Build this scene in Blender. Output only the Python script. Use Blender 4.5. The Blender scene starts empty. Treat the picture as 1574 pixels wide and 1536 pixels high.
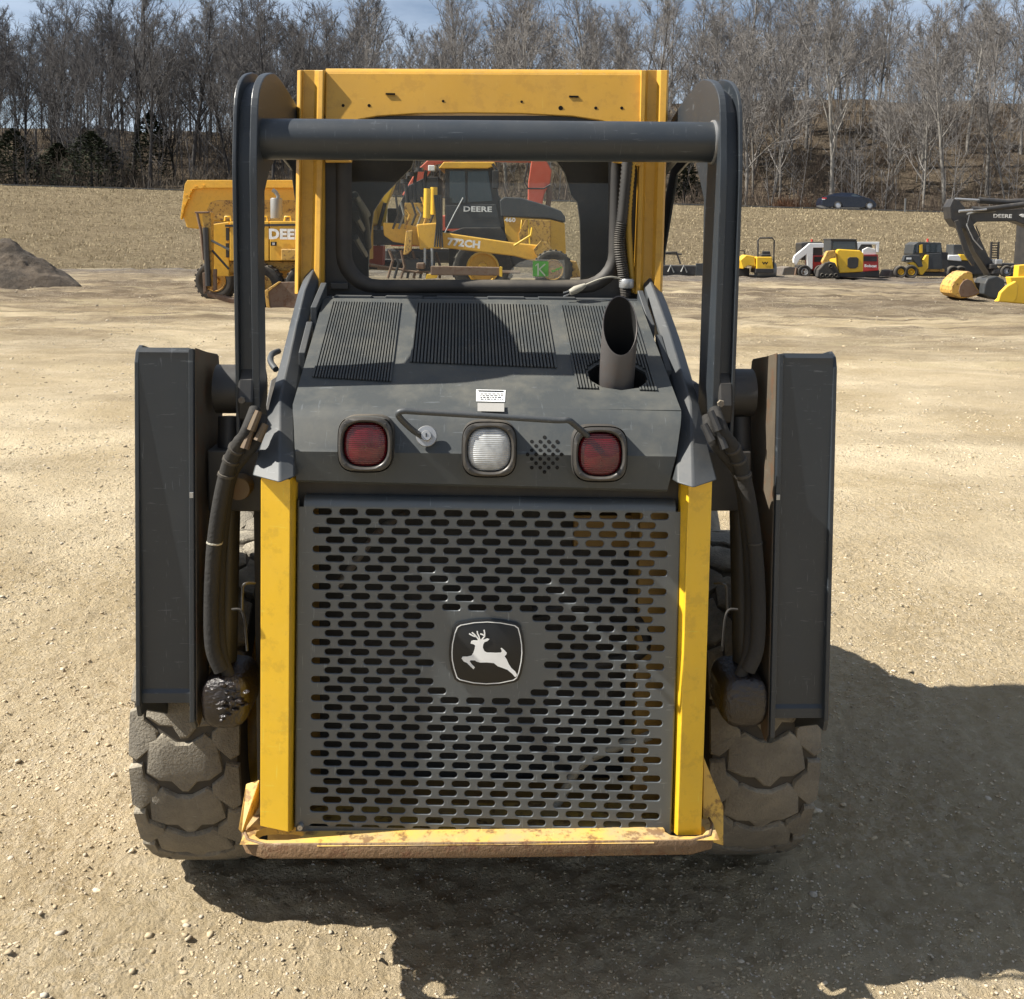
import bpy, bmesh, math, random
import numpy as np
from mathutils import Vector, Matrix, noise
R = math.radians
scene = bpy.context.scene
COL = scene.collection

# ------------------------------------------------------------------ camera, light, exposure
F_PX, CX, CY = 1576.0, 787.0, 536.0          # focal length and principal point of the photograph
CAM_H, PITCH, ROLL = 1.74, R(6.0), R(0.75)
cam_d = bpy.data.cameras.new('camera')
cam = bpy.data.objects.new('camera', cam_d); COL.objects.link(cam)
_f = Vector((0, math.cos(PITCH), -math.sin(PITCH)))
_r0, _u0 = Vector((1, 0, 0)), Vector((0, math.sin(PITCH), math.cos(PITCH)))
CR = _r0 * math.cos(ROLL) + _u0 * math.sin(ROLL)
CU = _u0 * math.cos(ROLL) - _r0 * math.sin(ROLL)
CO = Vector((0, 0, CAM_H))
cam.matrix_world = Matrix(((CR.x, CU.x, -_f.x, 0), (CR.y, CU.y, -_f.y, 0), (CR.z, CU.z, -_f.z, CAM_H), (0, 0, 0, 1)))
cam_d.sensor_fit = 'HORIZONTAL'; cam_d.sensor_width = 36
cam_d.lens = 36 * F_PX / 1574
cam_d.shift_y = -(768 - CY) / 1574
cam_d.clip_start = 0.05; cam_d.clip_end = 3000
scene.camera = cam

KX, KY = 0.93, 0.10                           # how far the shadows run right / away per metre of height
TO_SUN = Vector((-KX, -KY, 1)).normalized()
SUN_EL = math.asin(TO_SUN.z)
world = bpy.data.worlds.new('World'); scene.world = world; world.use_nodes = True
wn, wl = world.node_tree.nodes, world.node_tree.links
wn.clear()
w_out = wn.new('ShaderNodeOutputWorld'); w_bg = wn.new('ShaderNodeBackground')
sky = wn.new('ShaderNodeTexSky'); sky.sky_type = 'NISHITA'; sky.sun_disc = False
sky.sun_elevation = SUN_EL
sky.sun_rotation = math.atan2(TO_SUN.x, TO_SUN.y)
sky.dust_density = 1.2; sky.air_density = 0.85
w_tc = wn.new('ShaderNodeTexCoord'); w_map = wn.new('ShaderNodeMapping')
w_map.inputs['Scale'].default_value = (1.2, 1.2, 4.5)
w_n = wn.new('ShaderNodeTexNoise'); w_n.inputs['Scale'].default_value = 2.3; w_n.inputs['Detail'].default_value = 7; w_n.inputs['Roughness'].default_value = .6
w_r = wn.new('ShaderNodeValToRGB'); w_r.color_ramp.elements[0].position = .33; w_r.color_ramp.elements[1].position = .62
w_mix = wn.new('ShaderNodeMix'); w_mix.data_type = 'RGBA'
w_mix.inputs['B'].default_value = (9.0, 10.2, 12.0, 1)
w_mul = wn.new('ShaderNodeMath'); w_mul.operation = 'MULTIPLY'; w_mul.inputs[1].default_value = .5
wl.new(w_tc.outputs['Generated'], w_map.inputs['Vector']); wl.new(w_map.outputs[0], w_n.inputs['Vector'])
wl.new(w_n.outputs['Fac'], w_r.inputs[0]); wl.new(w_r.outputs[0], w_mul.inputs[0]); wl.new(w_mul.outputs[0], w_mix.inputs['Factor'])
wl.new(sky.outputs[0], w_mix.inputs['A']); wl.new(w_mix.outputs['Result'], w_bg.inputs[0])
w_bg.inputs[1].default_value = 0.05
wl.new(w_bg.outputs[0], w_out.inputs[0])
sun_d = bpy.data.lights.new('sun', 'SUN'); sun_d.energy = 5.0; sun_d.angle = R(0.53); sun_d.color = (1, .95, .86)
sun = bpy.data.objects.new('sun', sun_d); COL.objects.link(sun)
sun.rotation_euler = TO_SUN.to_track_quat('Z', 'Y').to_euler()
scene.view_settings.view_transform = 'Standard'; scene.view_settings.look = 'None'
scene.view_settings.exposure = 1.06; scene.view_settings.gamma = 1; scene.view_settings.use_curve_mapping = False
scene.cycles.max_bounces = 6; scene.cycles.transparent_max_bounces = 12

# ------------------------------------------------------------------ picture point -> place
def ray(px, py):
    return (_f + CR * ((px - CX) / F_PX) + CU * ((CY - py) / F_PX))
def P(px, py, Y):
    d = ray(px, py); return CO + d * (Y / d.y)
def G(px, py, z=0.0):
    d = ray(px, py); return CO + d * ((z - CO.z) / d.z)
# the loader's own frame: x right, y ahead, z up
LO = Vector((-0.055, 2.2, 0)); LYAW = R(2.2)
LM = Matrix.Rotation(-LYAW, 3, 'Z')
LC = LM @ (CO - LO)
def M(px, py, y=0.0):
    d = LM @ ray(px, py); return LC + d * ((y - LC.y) / d.y)
def MX(px, py, x):
    d = LM @ ray(px, py); return LC + d * ((x - LC.x) / d.x)
def MPL(px, py, p0, n):
    d = LM @ ray(px, py); return LC + d * ((p0 - LC).dot(n) / d.dot(n))

# ------------------------------------------------------------------ mesh helpers
class MB:
    def __init__(s): s.v = []; s.f = []; s.m = []; s.cur = 0
    def add(s, vs, fs):
        o = len(s.v); s.v += [tuple(p) for p in vs]
        for f in fs: s.f.append(tuple(o + i for i in f)); s.m.append(s.cur)
        return s
    def hexa(s, b, t):
        return s.add(list(b) + list(t), [(3, 2, 1, 0), (4, 5, 6, 7), (0, 1, 5, 4), (1, 2, 6, 5), (2, 3, 7, 6), (3, 0, 4, 7)])
    def box(s, x0, x1, y0, y1, z0, z1):
        return s.hexa([(x0, y0, z0), (x1, y0, z0), (x1, y1, z0), (x0, y1, z0)], [(x0, y0, z1), (x1, y0, z1), (x1, y1, z1), (x0, y1, z1)])
    def prism(s, poly, vec):
        n = len(poly); vec = Vector(vec)
        a = [Vector(p) for p in poly]; b = [p + vec for p in a]
        return s.add(a + b, [tuple(range(n))[::-1], tuple(range(n, 2 * n))] + [(i, (i + 1) % n, n + (i + 1) % n, n + i) for i in range(n)])
    def loft(s, rings, cap=True, closed=True):
        n = len(rings[0]); vs = [p for r in rings for p in r]; fs = []
        for k in range(len(rings) - 1):
            for i in range(n if closed else n - 1):
                j = (i + 1) % n
                fs.append((k * n + i, k * n + j, (k + 1) * n + j, (k + 1) * n + i))
        if cap and closed:
            fs.append(tuple(range(n))[::-1]); fs.append(tuple((len(rings) - 1) * n + i for i in range(n)))
        return s.add(vs, fs)
    def tube(s, pts, r, n=8, cap=True):
        pts = [Vector(p) for p in pts]; rings = []
        rr = r if isinstance(r, (list, tuple)) else [r] * len(pts)
        t = (pts[1] - pts[0]).normalized()
        a = t.orthogonal().normalized()
        for i, p in enumerate(pts):
            if 0 < i < len(pts) - 1: t2 = (pts[i + 1] - pts[i - 1]).normalized()
            elif i: t2 = (pts[i] - pts[i - 1]).normalized()
            else: t2 = t
            q = t.rotation_difference(t2); a = (q @ a).normalized(); t = t2
            b = t.cross(a)
            rings.append([p + (a * math.cos(2 * math.pi * k / n) + b * math.sin(2 * math.pi * k / n)) * rr[i] for k in range(n)])
        return s.loft(rings, cap)
    def lathe(s, prof, c, ax, n=24, cap=False):
        ax = Vector(ax).normalized(); a = ax.orthogonal().normalized(); b = ax.cross(a); c = Vector(c)
        rings = [[c + ax * h + (a * math.cos(2 * math.pi * k / n) + b * math.sin(2 * math.pi * k / n)) * r for k in range(n)] for r, h in prof]
        return s.loft(rings, cap)
    def build(s, name, mat, parent=None, smooth=None, label=None, cat=None, group=None, kind=None, bevel=0, loc=None):
        me = bpy.data.meshes.new(name); me.from_pydata(s.v, [], s.f)
        mats = mat if isinstance(mat, (list, tuple)) else [mat]
        for m_ in mats: me.materials.append(m_)
        if len(mats) > 1: me.polygons.foreach_set('material_index', s.m)
        bm = bmesh.new(); bm.from_mesh(me); bmesh.ops.recalc_face_normals(bm, faces=bm.faces); bm.to_mesh(me); bm.free()
        if smooth: me.shade_smooth(); 
        if smooth: me.set_sharp_from_angle(angle=R(smooth))
        o = bpy.data.objects.new(name, me); COL.objects.link(o)
        if parent: o.parent = parent
        if loc: o.location = loc
        if bevel:
            b = o.modifiers.new('edge', 'BEVEL'); b.width = bevel; b.segments = 2; b.limit_method = 'ANGLE'; b.angle_limit = R(40)
        tag(o, label, cat, group, kind); return o

def tag(o, label=None, cat=None, group=None, kind=None):
    if label: o['label'] = label
    if cat: o['category'] = cat
    if group: o['group'] = group
    if kind: o['kind'] = kind
    return o
def empty(name, loc, label, cat, group=None, rz=0):
    o = bpy.data.objects.new(name, None); COL.objects.link(o); o.location = loc; o.rotation_euler = (0, 0, rz)
    o.empty_display_size = .2
    return tag(o, label, cat, group)
def bez(pts, n=8):
    """smooth curve through points (Catmull-Rom)"""
    pts = [Vector(p) for p in pts]; q = [pts[0]] + pts + [pts[-1]]; out = []
    for i in range(1, len(q) - 2):
        for k in range(n):
            t = k / n
            a, b, c, d = q[i - 1], q[i], q[i + 1], q[i + 2]
            out.append(.5 * ((2 * b) + (c - a) * t + (2 * a - 5 * b + 4 * c - d) * t * t + (3 * b - a - 3 * c + d) * t ** 3))
    out.append(pts[-1]); return out
def super_ring(c, ux, uz, rx, rz, n=32, e=4.0):
    out = []
    for k in range(n):
        a = 2 * math.pi * k / n; ca, sa = math.cos(a), math.sin(a)
        out.append(c + ux * (rx * math.copysign(abs(ca) ** (2 / e), ca)) + uz * (rz * math.copysign(abs(sa) ** (2 / e), sa)))
    return out

# ------------------------------------------------------------------ materials
def nodes(name):
    m = bpy.data.materials.new(name); m.use_nodes = True
    return m, m.node_tree.nodes, m.node_tree.links, m.node_tree.nodes['Principled BSDF']
def c4(c): return (c[0], c[1], c[2], 1)
def mixc(n, l, fac, a, b):
    x = n.new('ShaderNodeMix'); x.data_type = 'RGBA'
    for k, v in (('Factor', fac), ('A', a), ('B', b)):
        if hasattr(v, 'links') or hasattr(v, 'is_linked'): l.new(v, x.inputs[k])
        elif k == 'Factor': x.inputs[k].default_value = v
        else: x.inputs[k].default_value = c4(v)
    return x.outputs['Result']
def nz(n, l, vec, scale, detail=4, rough=.55, lo=.4, hi=.6, dist=0):
    t = n.new('ShaderNodeTexNoise'); t.inputs['Scale'].default_value = scale; t.inputs['Detail'].default_value = detail
    t.inputs['Roughness'].default_value = rough; t.inputs['Distortion'].default_value = dist
    if vec is not None: l.new(vec, t.inputs['Vector'])
    r = n.new('ShaderNodeMapRange'); r.inputs['From Min'].default_value = lo; r.inputs['From Max'].default_value = hi
    l.new(t.outputs['Fac'], r.inputs['Value']); return r.outputs[0]
def mth(n, l, op, a, b=0):
    x = n.new('ShaderNodeMath'); x.operation = op
    for i, v in enumerate((a, b)):
        if hasattr(v, 'is_linked'): l.new(v, x.inputs[i])
        else: x.inputs[i].default_value = v
    return x.outputs[0]
def objco(n): return n.new('ShaderNodeTexCoord').outputs['Object']

DUST = (.30, .25, .18)
def paint(name, col, rough=.45, dust=.25, scratch=.0, metal=0, bump=.02, rust=0, dustcol=DUST, scale=1.0, spec=.5, coat=0):
    """painted steel or plastic: mottled tone, dust settled on top faces and in blotches, fine scratches"""
    m, n, l, b = nodes(name); co = objco(n)
    var = nz(n, l, co, 3 * scale, 5, .6, .3, .7)
    base = mixc(n, l, var, [c * .9 for c in col], [min(1, c * 1.08) for c in col])
    blot = nz(n, l, co, 7 * scale, 8, .68, .42, .72)
    g = n.new('ShaderNodeNewGeometry'); sp = n.new('ShaderNodeSeparateXYZ'); l.new(g.outputs['Normal'], sp.inputs[0])
    up = n.new('ShaderNodeMapRange'); up.inputs['From Min'].default_value = .1; up.inputs['From Max'].default_value = 1.0
    l.new(sp.outputs['Z'], up.inputs['Value'])
    f = mth(n, l, 'MULTIPLY_ADD', up.outputs[0], .75)
    n_ = f.node; n_.inputs[2].default_value = .28
    fac = mth(n, l, 'MULTIPLY', mth(n, l, 'MULTIPLY_ADD', blot, .8), mth(n, l, 'MULTIPLY', f, dust * 1.6))
    fac.node.inputs[0].links[0].from_node.inputs[2].default_value = .25
    colr = mixc(n, l, fac, base, dustcol)
    if scratch:
        mp = n.new('ShaderNodeMapping'); mp.inputs['Scale'].default_value = (40, 3, 4); mp.inputs['Rotation'].default_value = (.4, .7, .5); l.new(co, mp.inputs[0])
        s1 = nz(n, l, mp.outputs[0], 5, 3, .6, .66, .72)
        mp2 = n.new('ShaderNodeMapping'); mp2.inputs['Scale'].default_value = (5, 3, 42); mp2.inputs['Rotation'].default_value = (.3, .9, -.5); l.new(co, mp2.inputs[0])
        s2 = nz(n, l, mp2.outputs[0], 4, 3, .6, .66, .72)
        sc = mth(n, l, 'MULTIPLY', mth(n, l, 'MAXIMUM', s1, s2), scratch)
        colr = mixc(n, l, sc, colr, [min(.7, c * 2.2 + .1) for c in col])
    if rust:
        rf = mth(n, l, 'MULTIPLY', nz(n, l, co, 22 * scale, 8, .7, .52, .6), rust)
        colr = mixc(n, l, rf, colr, (.12, .055, .025))
    l.new(colr, b.inputs['Base Color'])
    rr = n.new('ShaderNodeMapRange'); rr.inputs['To Min'].default_value = rough; rr.inputs['To Max'].default_value = min(1, rough + .35)
    l.new(fac, rr.inputs['Value']); l.new(rr.outputs[0], b.inputs['Roughness'])
    b.inputs['Metallic'].default_value = metal; b.inputs['Specular IOR Level'].default_value = spec
    b.inputs['Coat Weight'].default_value = coat; b.inputs['Coat Roughness'].default_value = .15
    if bump:
        bp = n.new('ShaderNodeBump'); bp.inputs['Strength'].default_value = bump * 5; bp.inputs['Distance'].default_value = .002
        h = nz(n, l, co, 90 * scale, 4, .6, 0, 1); l.new(h, bp.inputs['Height']); l.new(bp.outputs[0], b.inputs['Normal'])
    return m
def flat(name, col, rough=.6, metal=0, spec=.4):
    m, n, l, b = nodes(name)
    co = objco(n); v = nz(n, l, co, 8, 4, .6, .3, .7)
    l.new(mixc(n, l, v, [c * .85 for c in col], [min(1, c * 1.12) for c in col]), b.inputs['Base Color'])
    b.inputs['Roughness'].default_value = rough; b.inputs['Metallic'].default_value = metal; b.inputs['Specular IOR Level'].default_value = spec
    return m

m_grey = paint('grey_paint', (.020, .0265, .034), .42, .05, .35)
m_hood = paint('hood_plastic', (.032, .040, .046), .5, .38, .3, dustcol=(.145, .135, .105))
m_rail = paint('rail_plastic', (.036, .043, .050), .5, .10, .25)
m_grill = paint('grille_paint', (.060, .072, .081), .36, .08, .45, spec=.8)
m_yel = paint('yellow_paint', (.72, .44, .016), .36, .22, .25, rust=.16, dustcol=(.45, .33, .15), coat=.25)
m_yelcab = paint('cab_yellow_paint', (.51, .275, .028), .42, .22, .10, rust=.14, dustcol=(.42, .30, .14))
m_yelrust = paint('worn_yellow_steel', (.66, .40, .05), .5, .55, .2, rust=.75)
m_black = paint('black_plastic', (.014, .015, .017), .5, .16, .1)
m_rubber = paint('black_rubber', (.016, .016, .017), .62, .22)
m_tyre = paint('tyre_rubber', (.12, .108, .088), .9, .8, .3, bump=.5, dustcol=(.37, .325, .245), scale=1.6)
m_tyrebody = paint('tyre_groove_shade', (.035, .031, .026), .9, .5, dustcol=(.20, .165, .115))  # darker than the dusty tread: shade in the grooves put into the colour
m_hose = paint('hose_sleeve', (.013, .0125, .012), .85, .06, bump=.25)
m_dirtysteel = paint('dirty_steel', (.10, .085, .065), .6, .6, .2, rust=.5)
m_bright = paint('worn_steel', (.40, .41, .42), .4, .2, .3, metal=.6)
m_exh = paint('exhaust_steel', (.075, .070, .070), .5, .12, .15, metal=.3, rust=.12)
m_sootshade = flat('soot_and_hole_shade', (.004, .004, .004), .9)  # sooty black in the exhaust; painted shade for the other holes and gaps
m_white = flat('white_print', (.78, .78, .76), .5)
m_darkprint = flat('black_print', (.012, .012, .012), .4)
m_grease = paint('grease', (.014, .010, .009), .22, .0, .0, bump=.6, spec=.6)
m_void = paint('engine_bay', (.02, .02, .02), .7, .3, .2)
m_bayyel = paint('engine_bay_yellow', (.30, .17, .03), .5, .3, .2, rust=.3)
m_wire = flat('plug_grey', (.36, .34, .28), .5)
m_green = flat('green_sticker', (.12, .42, .08), .4); m_green.node_tree.nodes['Principled BSDF'].inputs['Alpha'].default_value = .7

def lens_mat(name, col, em=0):
    m, n, l, b = nodes(name); co = objco(n)
    w = n.new('ShaderNodeTexWave'); w.bands_direction = 'Z'; w.inputs['Scale'].default_value = 75; w.inputs['Distortion'].default_value = .15; l.new(co, w.inputs[0])
    bp = n.new('ShaderNodeBump'); bp.inputs['Strength'].default_value = .6; bp.inputs['Distance'].default_value = .002
    l.new(w.outputs['Fac'], bp.inputs['Height']); l.new(bp.outputs[0], b.inputs['Normal'])
    v = nz(n, l, co, 30, 3, .6, .35, .65)
    l.new(mixc(n, l, v, [c * .55 for c in col], col), b.inputs['Base Color'])
    b.inputs['Roughness'].default_value = .12; b.inputs['Coat Weight'].default_value = .6
    return m
m_red = lens_mat('red_lens', (.11, .003, .007))
m_clear = lens_mat('clear_lens', (.55, .57, .58))
def glass_mat(name, tint, dirt=.12):
    m, n, l, b = nodes(name); n.remove(b); out = n['Material Output']
    tr = n.new('ShaderNodeBsdfTransparent'); tr.inputs[0].default_value = c4(tint)
    gl = n.new('ShaderNodeBsdfGlossy'); gl.inputs['Roughness'].default_value = .03
    df = n.new('ShaderNodeBsdfDiffuse'); df.inputs[0].default_value = (.45, .42, .36, 1)
    fr = n.new('ShaderNodeFresnel'); fr.inputs[0].default_value = 1.45
    m1 = n.new('ShaderNodeMixShader'); l.new(fr.outputs[0], m1.inputs[0]); l.new(tr.outputs[0], m1.inputs[1]); l.new(gl.outputs[0], m1.inputs[2])
    d = mth(n, l, 'MULTIPLY', nz(n, l, objco(n), 9, 7, .7, .25, .85), dirt)
    m2 = n.new('ShaderNodeMixShader'); l.new(d, m2.inputs[0]); l.new(m1.outputs[0], m2.inputs[1]); l.new(df.outputs[0], m2.inputs[2])
    l.new(m2.outputs[0], out.inputs[0]); return m
m_glass = glass_mat('dusty_glass', (.84, .87, .85), .07)
m_vglass = flat('dark_window_glass', (.03, .04, .045), .06, spec=.9)

def text_obj(s, name, mat, size, loc, rx=R(90), rz=0, parent=None, bold=.012, ext=.002, rot=None):
    cu = bpy.data.curves.new(name, 'FONT'); cu.body = s; cu.size = size; cu.offset = bold * size; cu.extrude = ext
    cu.align_x = 'CENTER'; cu.align_y = 'CENTER'; cu.space_character = 1.05; cu.resolution_u = 3
    t = bpy.data.objects.new('tmp', cu); COL.objects.link(t)
    dg = bpy.context.evaluated_depsgraph_get(); dg.update()
    me = bpy.data.meshes.new_from_object(t.evaluated_get(dg)); me.name = name
    bpy.data.objects.remove(t); bpy.data.curves.remove(cu)
    me.materials.clear(); me.materials.append(mat)
    o = bpy.data.objects.new(name, me); COL.objects.link(o); o.location = loc
    o.rotation_euler = rot if rot else (rx, 0, rz)
    if parent: o.parent = parent
    return o

# ================================================================== THE PLACE
def terrain_z(x, y):
    """yard flat, then a grassed bank up to the road, then the wooded hill"""
    y0 = 57 + min(0, x + 6) * .25 if x < -6 else 57.0       # foot of the bank comes nearer to the left
    y0 = max(y0, 44)
    yr = 88.0
    top = 5.2 - x * .0155
    if y <= y0: z = 0
    elif y < yr:
        t = (y - y0) / (yr - y0); z = top * (t * .82 + .18 * t * t * (3 - 2 * t))
    elif y < yr + 8: z = top
    else:
        t = y - yr - 8
        ridge = 16 + 11 * (1 / (1 + math.exp(-(x - 4) / 14)))
        z = top - .3 + ridge * (1 - math.exp(-max(0, t - 1) / 48)) * min(1, .25 + t / 30)
    return z

# ---- yard ground: gravel, finely modelled near the camera
def dirt_mat():
    m, n, l, b = nodes('gravel_yard'); co = objco(n)
    big = nz(n, l, co, .38, 7, .62, .38, .62, .9)
    mid = nz(n, l, co, 1.6, 6, .62, .35, .68)
    fine = nz(n, l, co, 26, 5, .7, .3, .7)
    c = mixc(n, l, big, (.48, .365, .20), (.78, .645, .43))
    c = mixc(n, l, mth(n, l, 'MULTIPLY', mid, .55), c, (.42, .32, .185))
    c = mixc(n, l, mth(n, l, 'MULTIPLY', fine, .45), c, (.66, .56, .40))
    pb = n.new('ShaderNodeTexVoronoi'); pb.inputs['Scale'].default_value = 55; l.new(co, pb.inputs['Vector'])
    pr = n.new('ShaderNodeMapRange'); pr.inputs['From Min'].default_value = .0; pr.inputs['From Max'].default_value = .45; l.new(pb.outputs['Distance'], pr.inputs['Value'])
    psel = nz(n, l, pb.outputs['Color'], 3, 0, .5, .5, .56)
    # darker damp churned tracks far off, where y is large
    sp = n.new('ShaderNodeSeparateXYZ'); l.new(co, sp.inputs[0])
    mp = n.new('ShaderNodeMapping'); mp.inputs['Scale'].default_value = (.11, .30, 1); mp.inputs['Rotation'].default_value = (0, 0, .12); l.new(co, mp.inputs[0])
    tr = nz(n, l, mp.outputs[0], 1.3, 8, .68, .42, .58, 1.5)
    far = n.new('ShaderNodeMapRange'); far.inputs['From Min'].default_value = 9; far.inputs['From Max'].default_value = 24; l.new(sp.outputs['Y'], far.inputs['Value'])
    c = mixc(n, l, mth(n, l, 'MULTIPLY', mth(n, l, 'MULTIPLY', tr, far.outputs[0]), .9), c, (.16, .12, .08))
    far2 = n.new('ShaderNodeMapRange'); far2.inputs['From Min'].default_value = 44; far2.inputs['From Max'].default_value = 50; l.new(sp.outputs['Y'], far2.inputs['Value'])
    c = mixc(n, l, mth(n, l, 'MULTIPLY', far2.outputs[0], nz(n, l, mp.outputs[0], 2.2, 4, .6, .25, .5)), c, (.16, .15, .145))
    bandn = nz(n, l, mp.outputs[0], .8, 6, .65, .36, .56, 1.0)
    bm1 = n.new('ShaderNodeMapRange'); bm1.inputs['From Min'].default_value = 22; bm1.inputs['From Max'].default_value = 29; l.new(sp.outputs['Y'], bm1.inputs['Value'])
    c = mixc(n, l, mth(n, l, 'MULTIPLY', mth(n, l, 'MULTIPLY', bandn, bm1.outputs[0]), .75), c, (.15, .115, .08))
    wv = n.new('ShaderNodeTexWave'); wv.wave_type = 'RINGS'; wv.inputs['Scale'].default_value = .30; wv.inputs['Distortion'].default_value = 2.2; wv.inputs['Detail'].default_value = 4; wv.inputs['Detail Scale'].default_value = .6
    mpw = n.new('ShaderNodeMapping'); mpw.inputs['Location'].default_value = (14, -1, 0); mpw.inputs['Scale'].default_value = (1, .62, 1); l.new(co, mpw.inputs[0]); l.new(mpw.outputs[0], wv.inputs['Vector'])
    wr_ = n.new('ShaderNodeMapRange'); wr_.inputs['From Min'].default_value = .62; wr_.inputs['From Max'].default_value = .9; l.new(wv.outputs['Fac'], wr_.inputs['Value'])
    track = mth(n, l, 'MULTIPLY', wr_.outputs[0], nz(n, l, co, .35, 5, .6, .48, .62))
    c = mixc(n, l, mth(n, l, 'MULTIPLY', track, .42), c, (.30, .235, .15))
    # pale straw-coloured worn patches to the left
    c = mixc(n, l, mth(n, l, 'MULTIPLY', nz(n, l, mp.outputs[0], 1.7, 6, .6, .58, .68), .5), c, (.60, .50, .30))
    gm = nz(n, l, co, 1.1, 5, .6, .42, .60)
    c = mixc(n, l, mth(n, l, 'MULTIPLY', mth(n, l, 'MULTIPLY', psel, gm), .40), c, (.74, .63, .46))
    l.new(c, b.inputs['Base Color']); b.inputs['Roughness'].default_value = .95; b.inputs['Specular IOR Level'].default_value = .15
    h1 = nz(n, l, co, 14, 9, .72, 0, 1); h2 = nz(n, l, co, 60, 6, .75, 0, 1)
    hs = mth(n, l, 'ADD', mth(n, l, 'MULTIPLY', h1, 1.0), mth(n, l, 'MULTIPLY', h2, .45))
    hs = mth(n, l, 'SUBTRACT', hs, mth(n, l, 'MULTIPLY', mth(n, l, 'MULTIPLY', pr.outputs[0], gm), .22))
    b1 = n.new('ShaderNodeBump'); b1.inputs['Strength'].default_value = 1.0; b1.inputs['Distance'].default_value = .085
    l.new(hs, b1.inputs['Height']); 
    b2 = n.new('ShaderNodeBump'); b2.inputs['Strength'].default_value = .8; b2.inputs['Distance'].default_value = .25
    h3 = nz(n, l, mp.outputs[0], 16, 9, .8, 0, 1); l.new(mth(n, l, 'MULTIPLY', h3, far.outputs[0]), b2.inputs['Height'])
    l.new(b1.outputs[0], b2.inputs['Normal']); l.new(b2.outputs[0], b.inputs['Normal'])
    return m
m_dirt = dirt_mat()

rng = np.random.default_rng(7)
def vnoise(x, y, seed=0):
    """value noise on numpy arrays"""
    xi, yi = np.floor(x).astype(int), np.floor(y).astype(int); xf, yf = x - xi, y - yi
    def h(a, b):
        k = (a * 374761393 + b * 668265263 + seed * 974634777) & 0x7fffffff
        k = ((k ^ (k >> 13)) * 1274126177) & 0x7fffffff
        return ((k ^ (k >> 16)) & 0xffff) / 65535.0
    u, v = xf * xf * (3 - 2 * xf), yf * yf * (3 - 2 * yf)
    return (h(xi, yi) * (1 - u) + h(xi + 1, yi) * u) * (1 - v) + (h(xi, yi + 1) * (1 - u) + h(xi + 1, yi + 1) * u) * v
def ground_h(x, y):
    near = np.clip((14 - y) / 8, 0, 1) * np.clip((5.5 - np.abs(x)) / 2 , 0, 1)
    z = (vnoise(x * 1.7, y * 1.7, 1) - .5) * .022 + (vnoise(x * 6, y * 6, 2) - .5) * .014 + (vnoise(x * 19, y * 19, 3) - .5) * .015 * near + (vnoise(x * 43, y * 43, 4) - .5) * .017 * near
    far = np.clip((y - 12) / 14, 0, 1)
    z = z + far * ((vnoise(x * .35, y * 1.1, 5) - .5) * .16 + (vnoise(x * 1.3, y * 2.6, 6) - .5) * .13 + (vnoise(x * 4.1, y * 5.1, 8) - .5) * .08)
    return z
def ground_grid(x, y):
    nx, ny = len(x), len(y)
    X, Y = np.meshgrid(x, y); Z = ground_h(X, Y)
    # no relief under the big machines' contact area beyond a few centimetres: fade towards the far edge
    edge = np.clip((y[-1] + 0 - Y) / 3, 0, 1)
    v = np.stack([X.ravel(), Y.ravel(), Z.ravel()], 1)
    i = np.arange((nx - 1) * (ny - 1)); r, c = i // (nx - 1), i % (nx - 1)
    a = r * nx + c
    return v, np.stack([a, a + 1, a + nx + 1, a + nx], 1)
def np_mesh(name, v, f, mat, **kw):
    me = bpy.data.meshes.new(name); k = f.shape[1]
    me.vertices.add(len(v)); me.vertices.foreach_set('co', v.astype(np.float32).ravel())
    me.loops.add(f.size); me.loops.foreach_set('vertex_index', f.astype(np.int32).ravel())
    me.polygons.add(len(f)); me.polygons.foreach_set('loop_start', np.arange(0, f.size, k, dtype=np.int32))
    me.update(calc_edges=True); me.validate()
    me.materials.append(mat)
    o = bpy.data.objects.new(name, me); COL.objects.link(o); tag(o, **kw); return o
def axis(segments):
    out = []
    for a, b, s in segments: out.append(np.arange(a, b, s))
    out.append(np.array([segments[-1][1]])); return np.concatenate(out)
gx = axis([(-400, -60, 20), (-60, -20, 2), (-20, -5, .35), (-5, -2.6, .06), (-2.6, 2.6, .016), (2.6, 5, .06), (5, 20, .35), (20, 60, 2), (60, 400, 20)])
gy = axis([(-30, 0, 3), (0, 1.2, .2), (1.2, 6.0, .016), (6.0, 10, .045), (10, 20, .12), (20, 46, .3), (46, 62, 1.0), (62, 80, 6)])
gv, gf = ground_grid(gx, gy)
far_w = np.clip((gv[:, 1] - 60) / 4, 0, 1)
gv[:, 2] = gv[:, 2] * (1 - far_w) - far_w * 1.5
g_o = np_mesh('ground', gv, gf, m_dirt, kind='structure')

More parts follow.
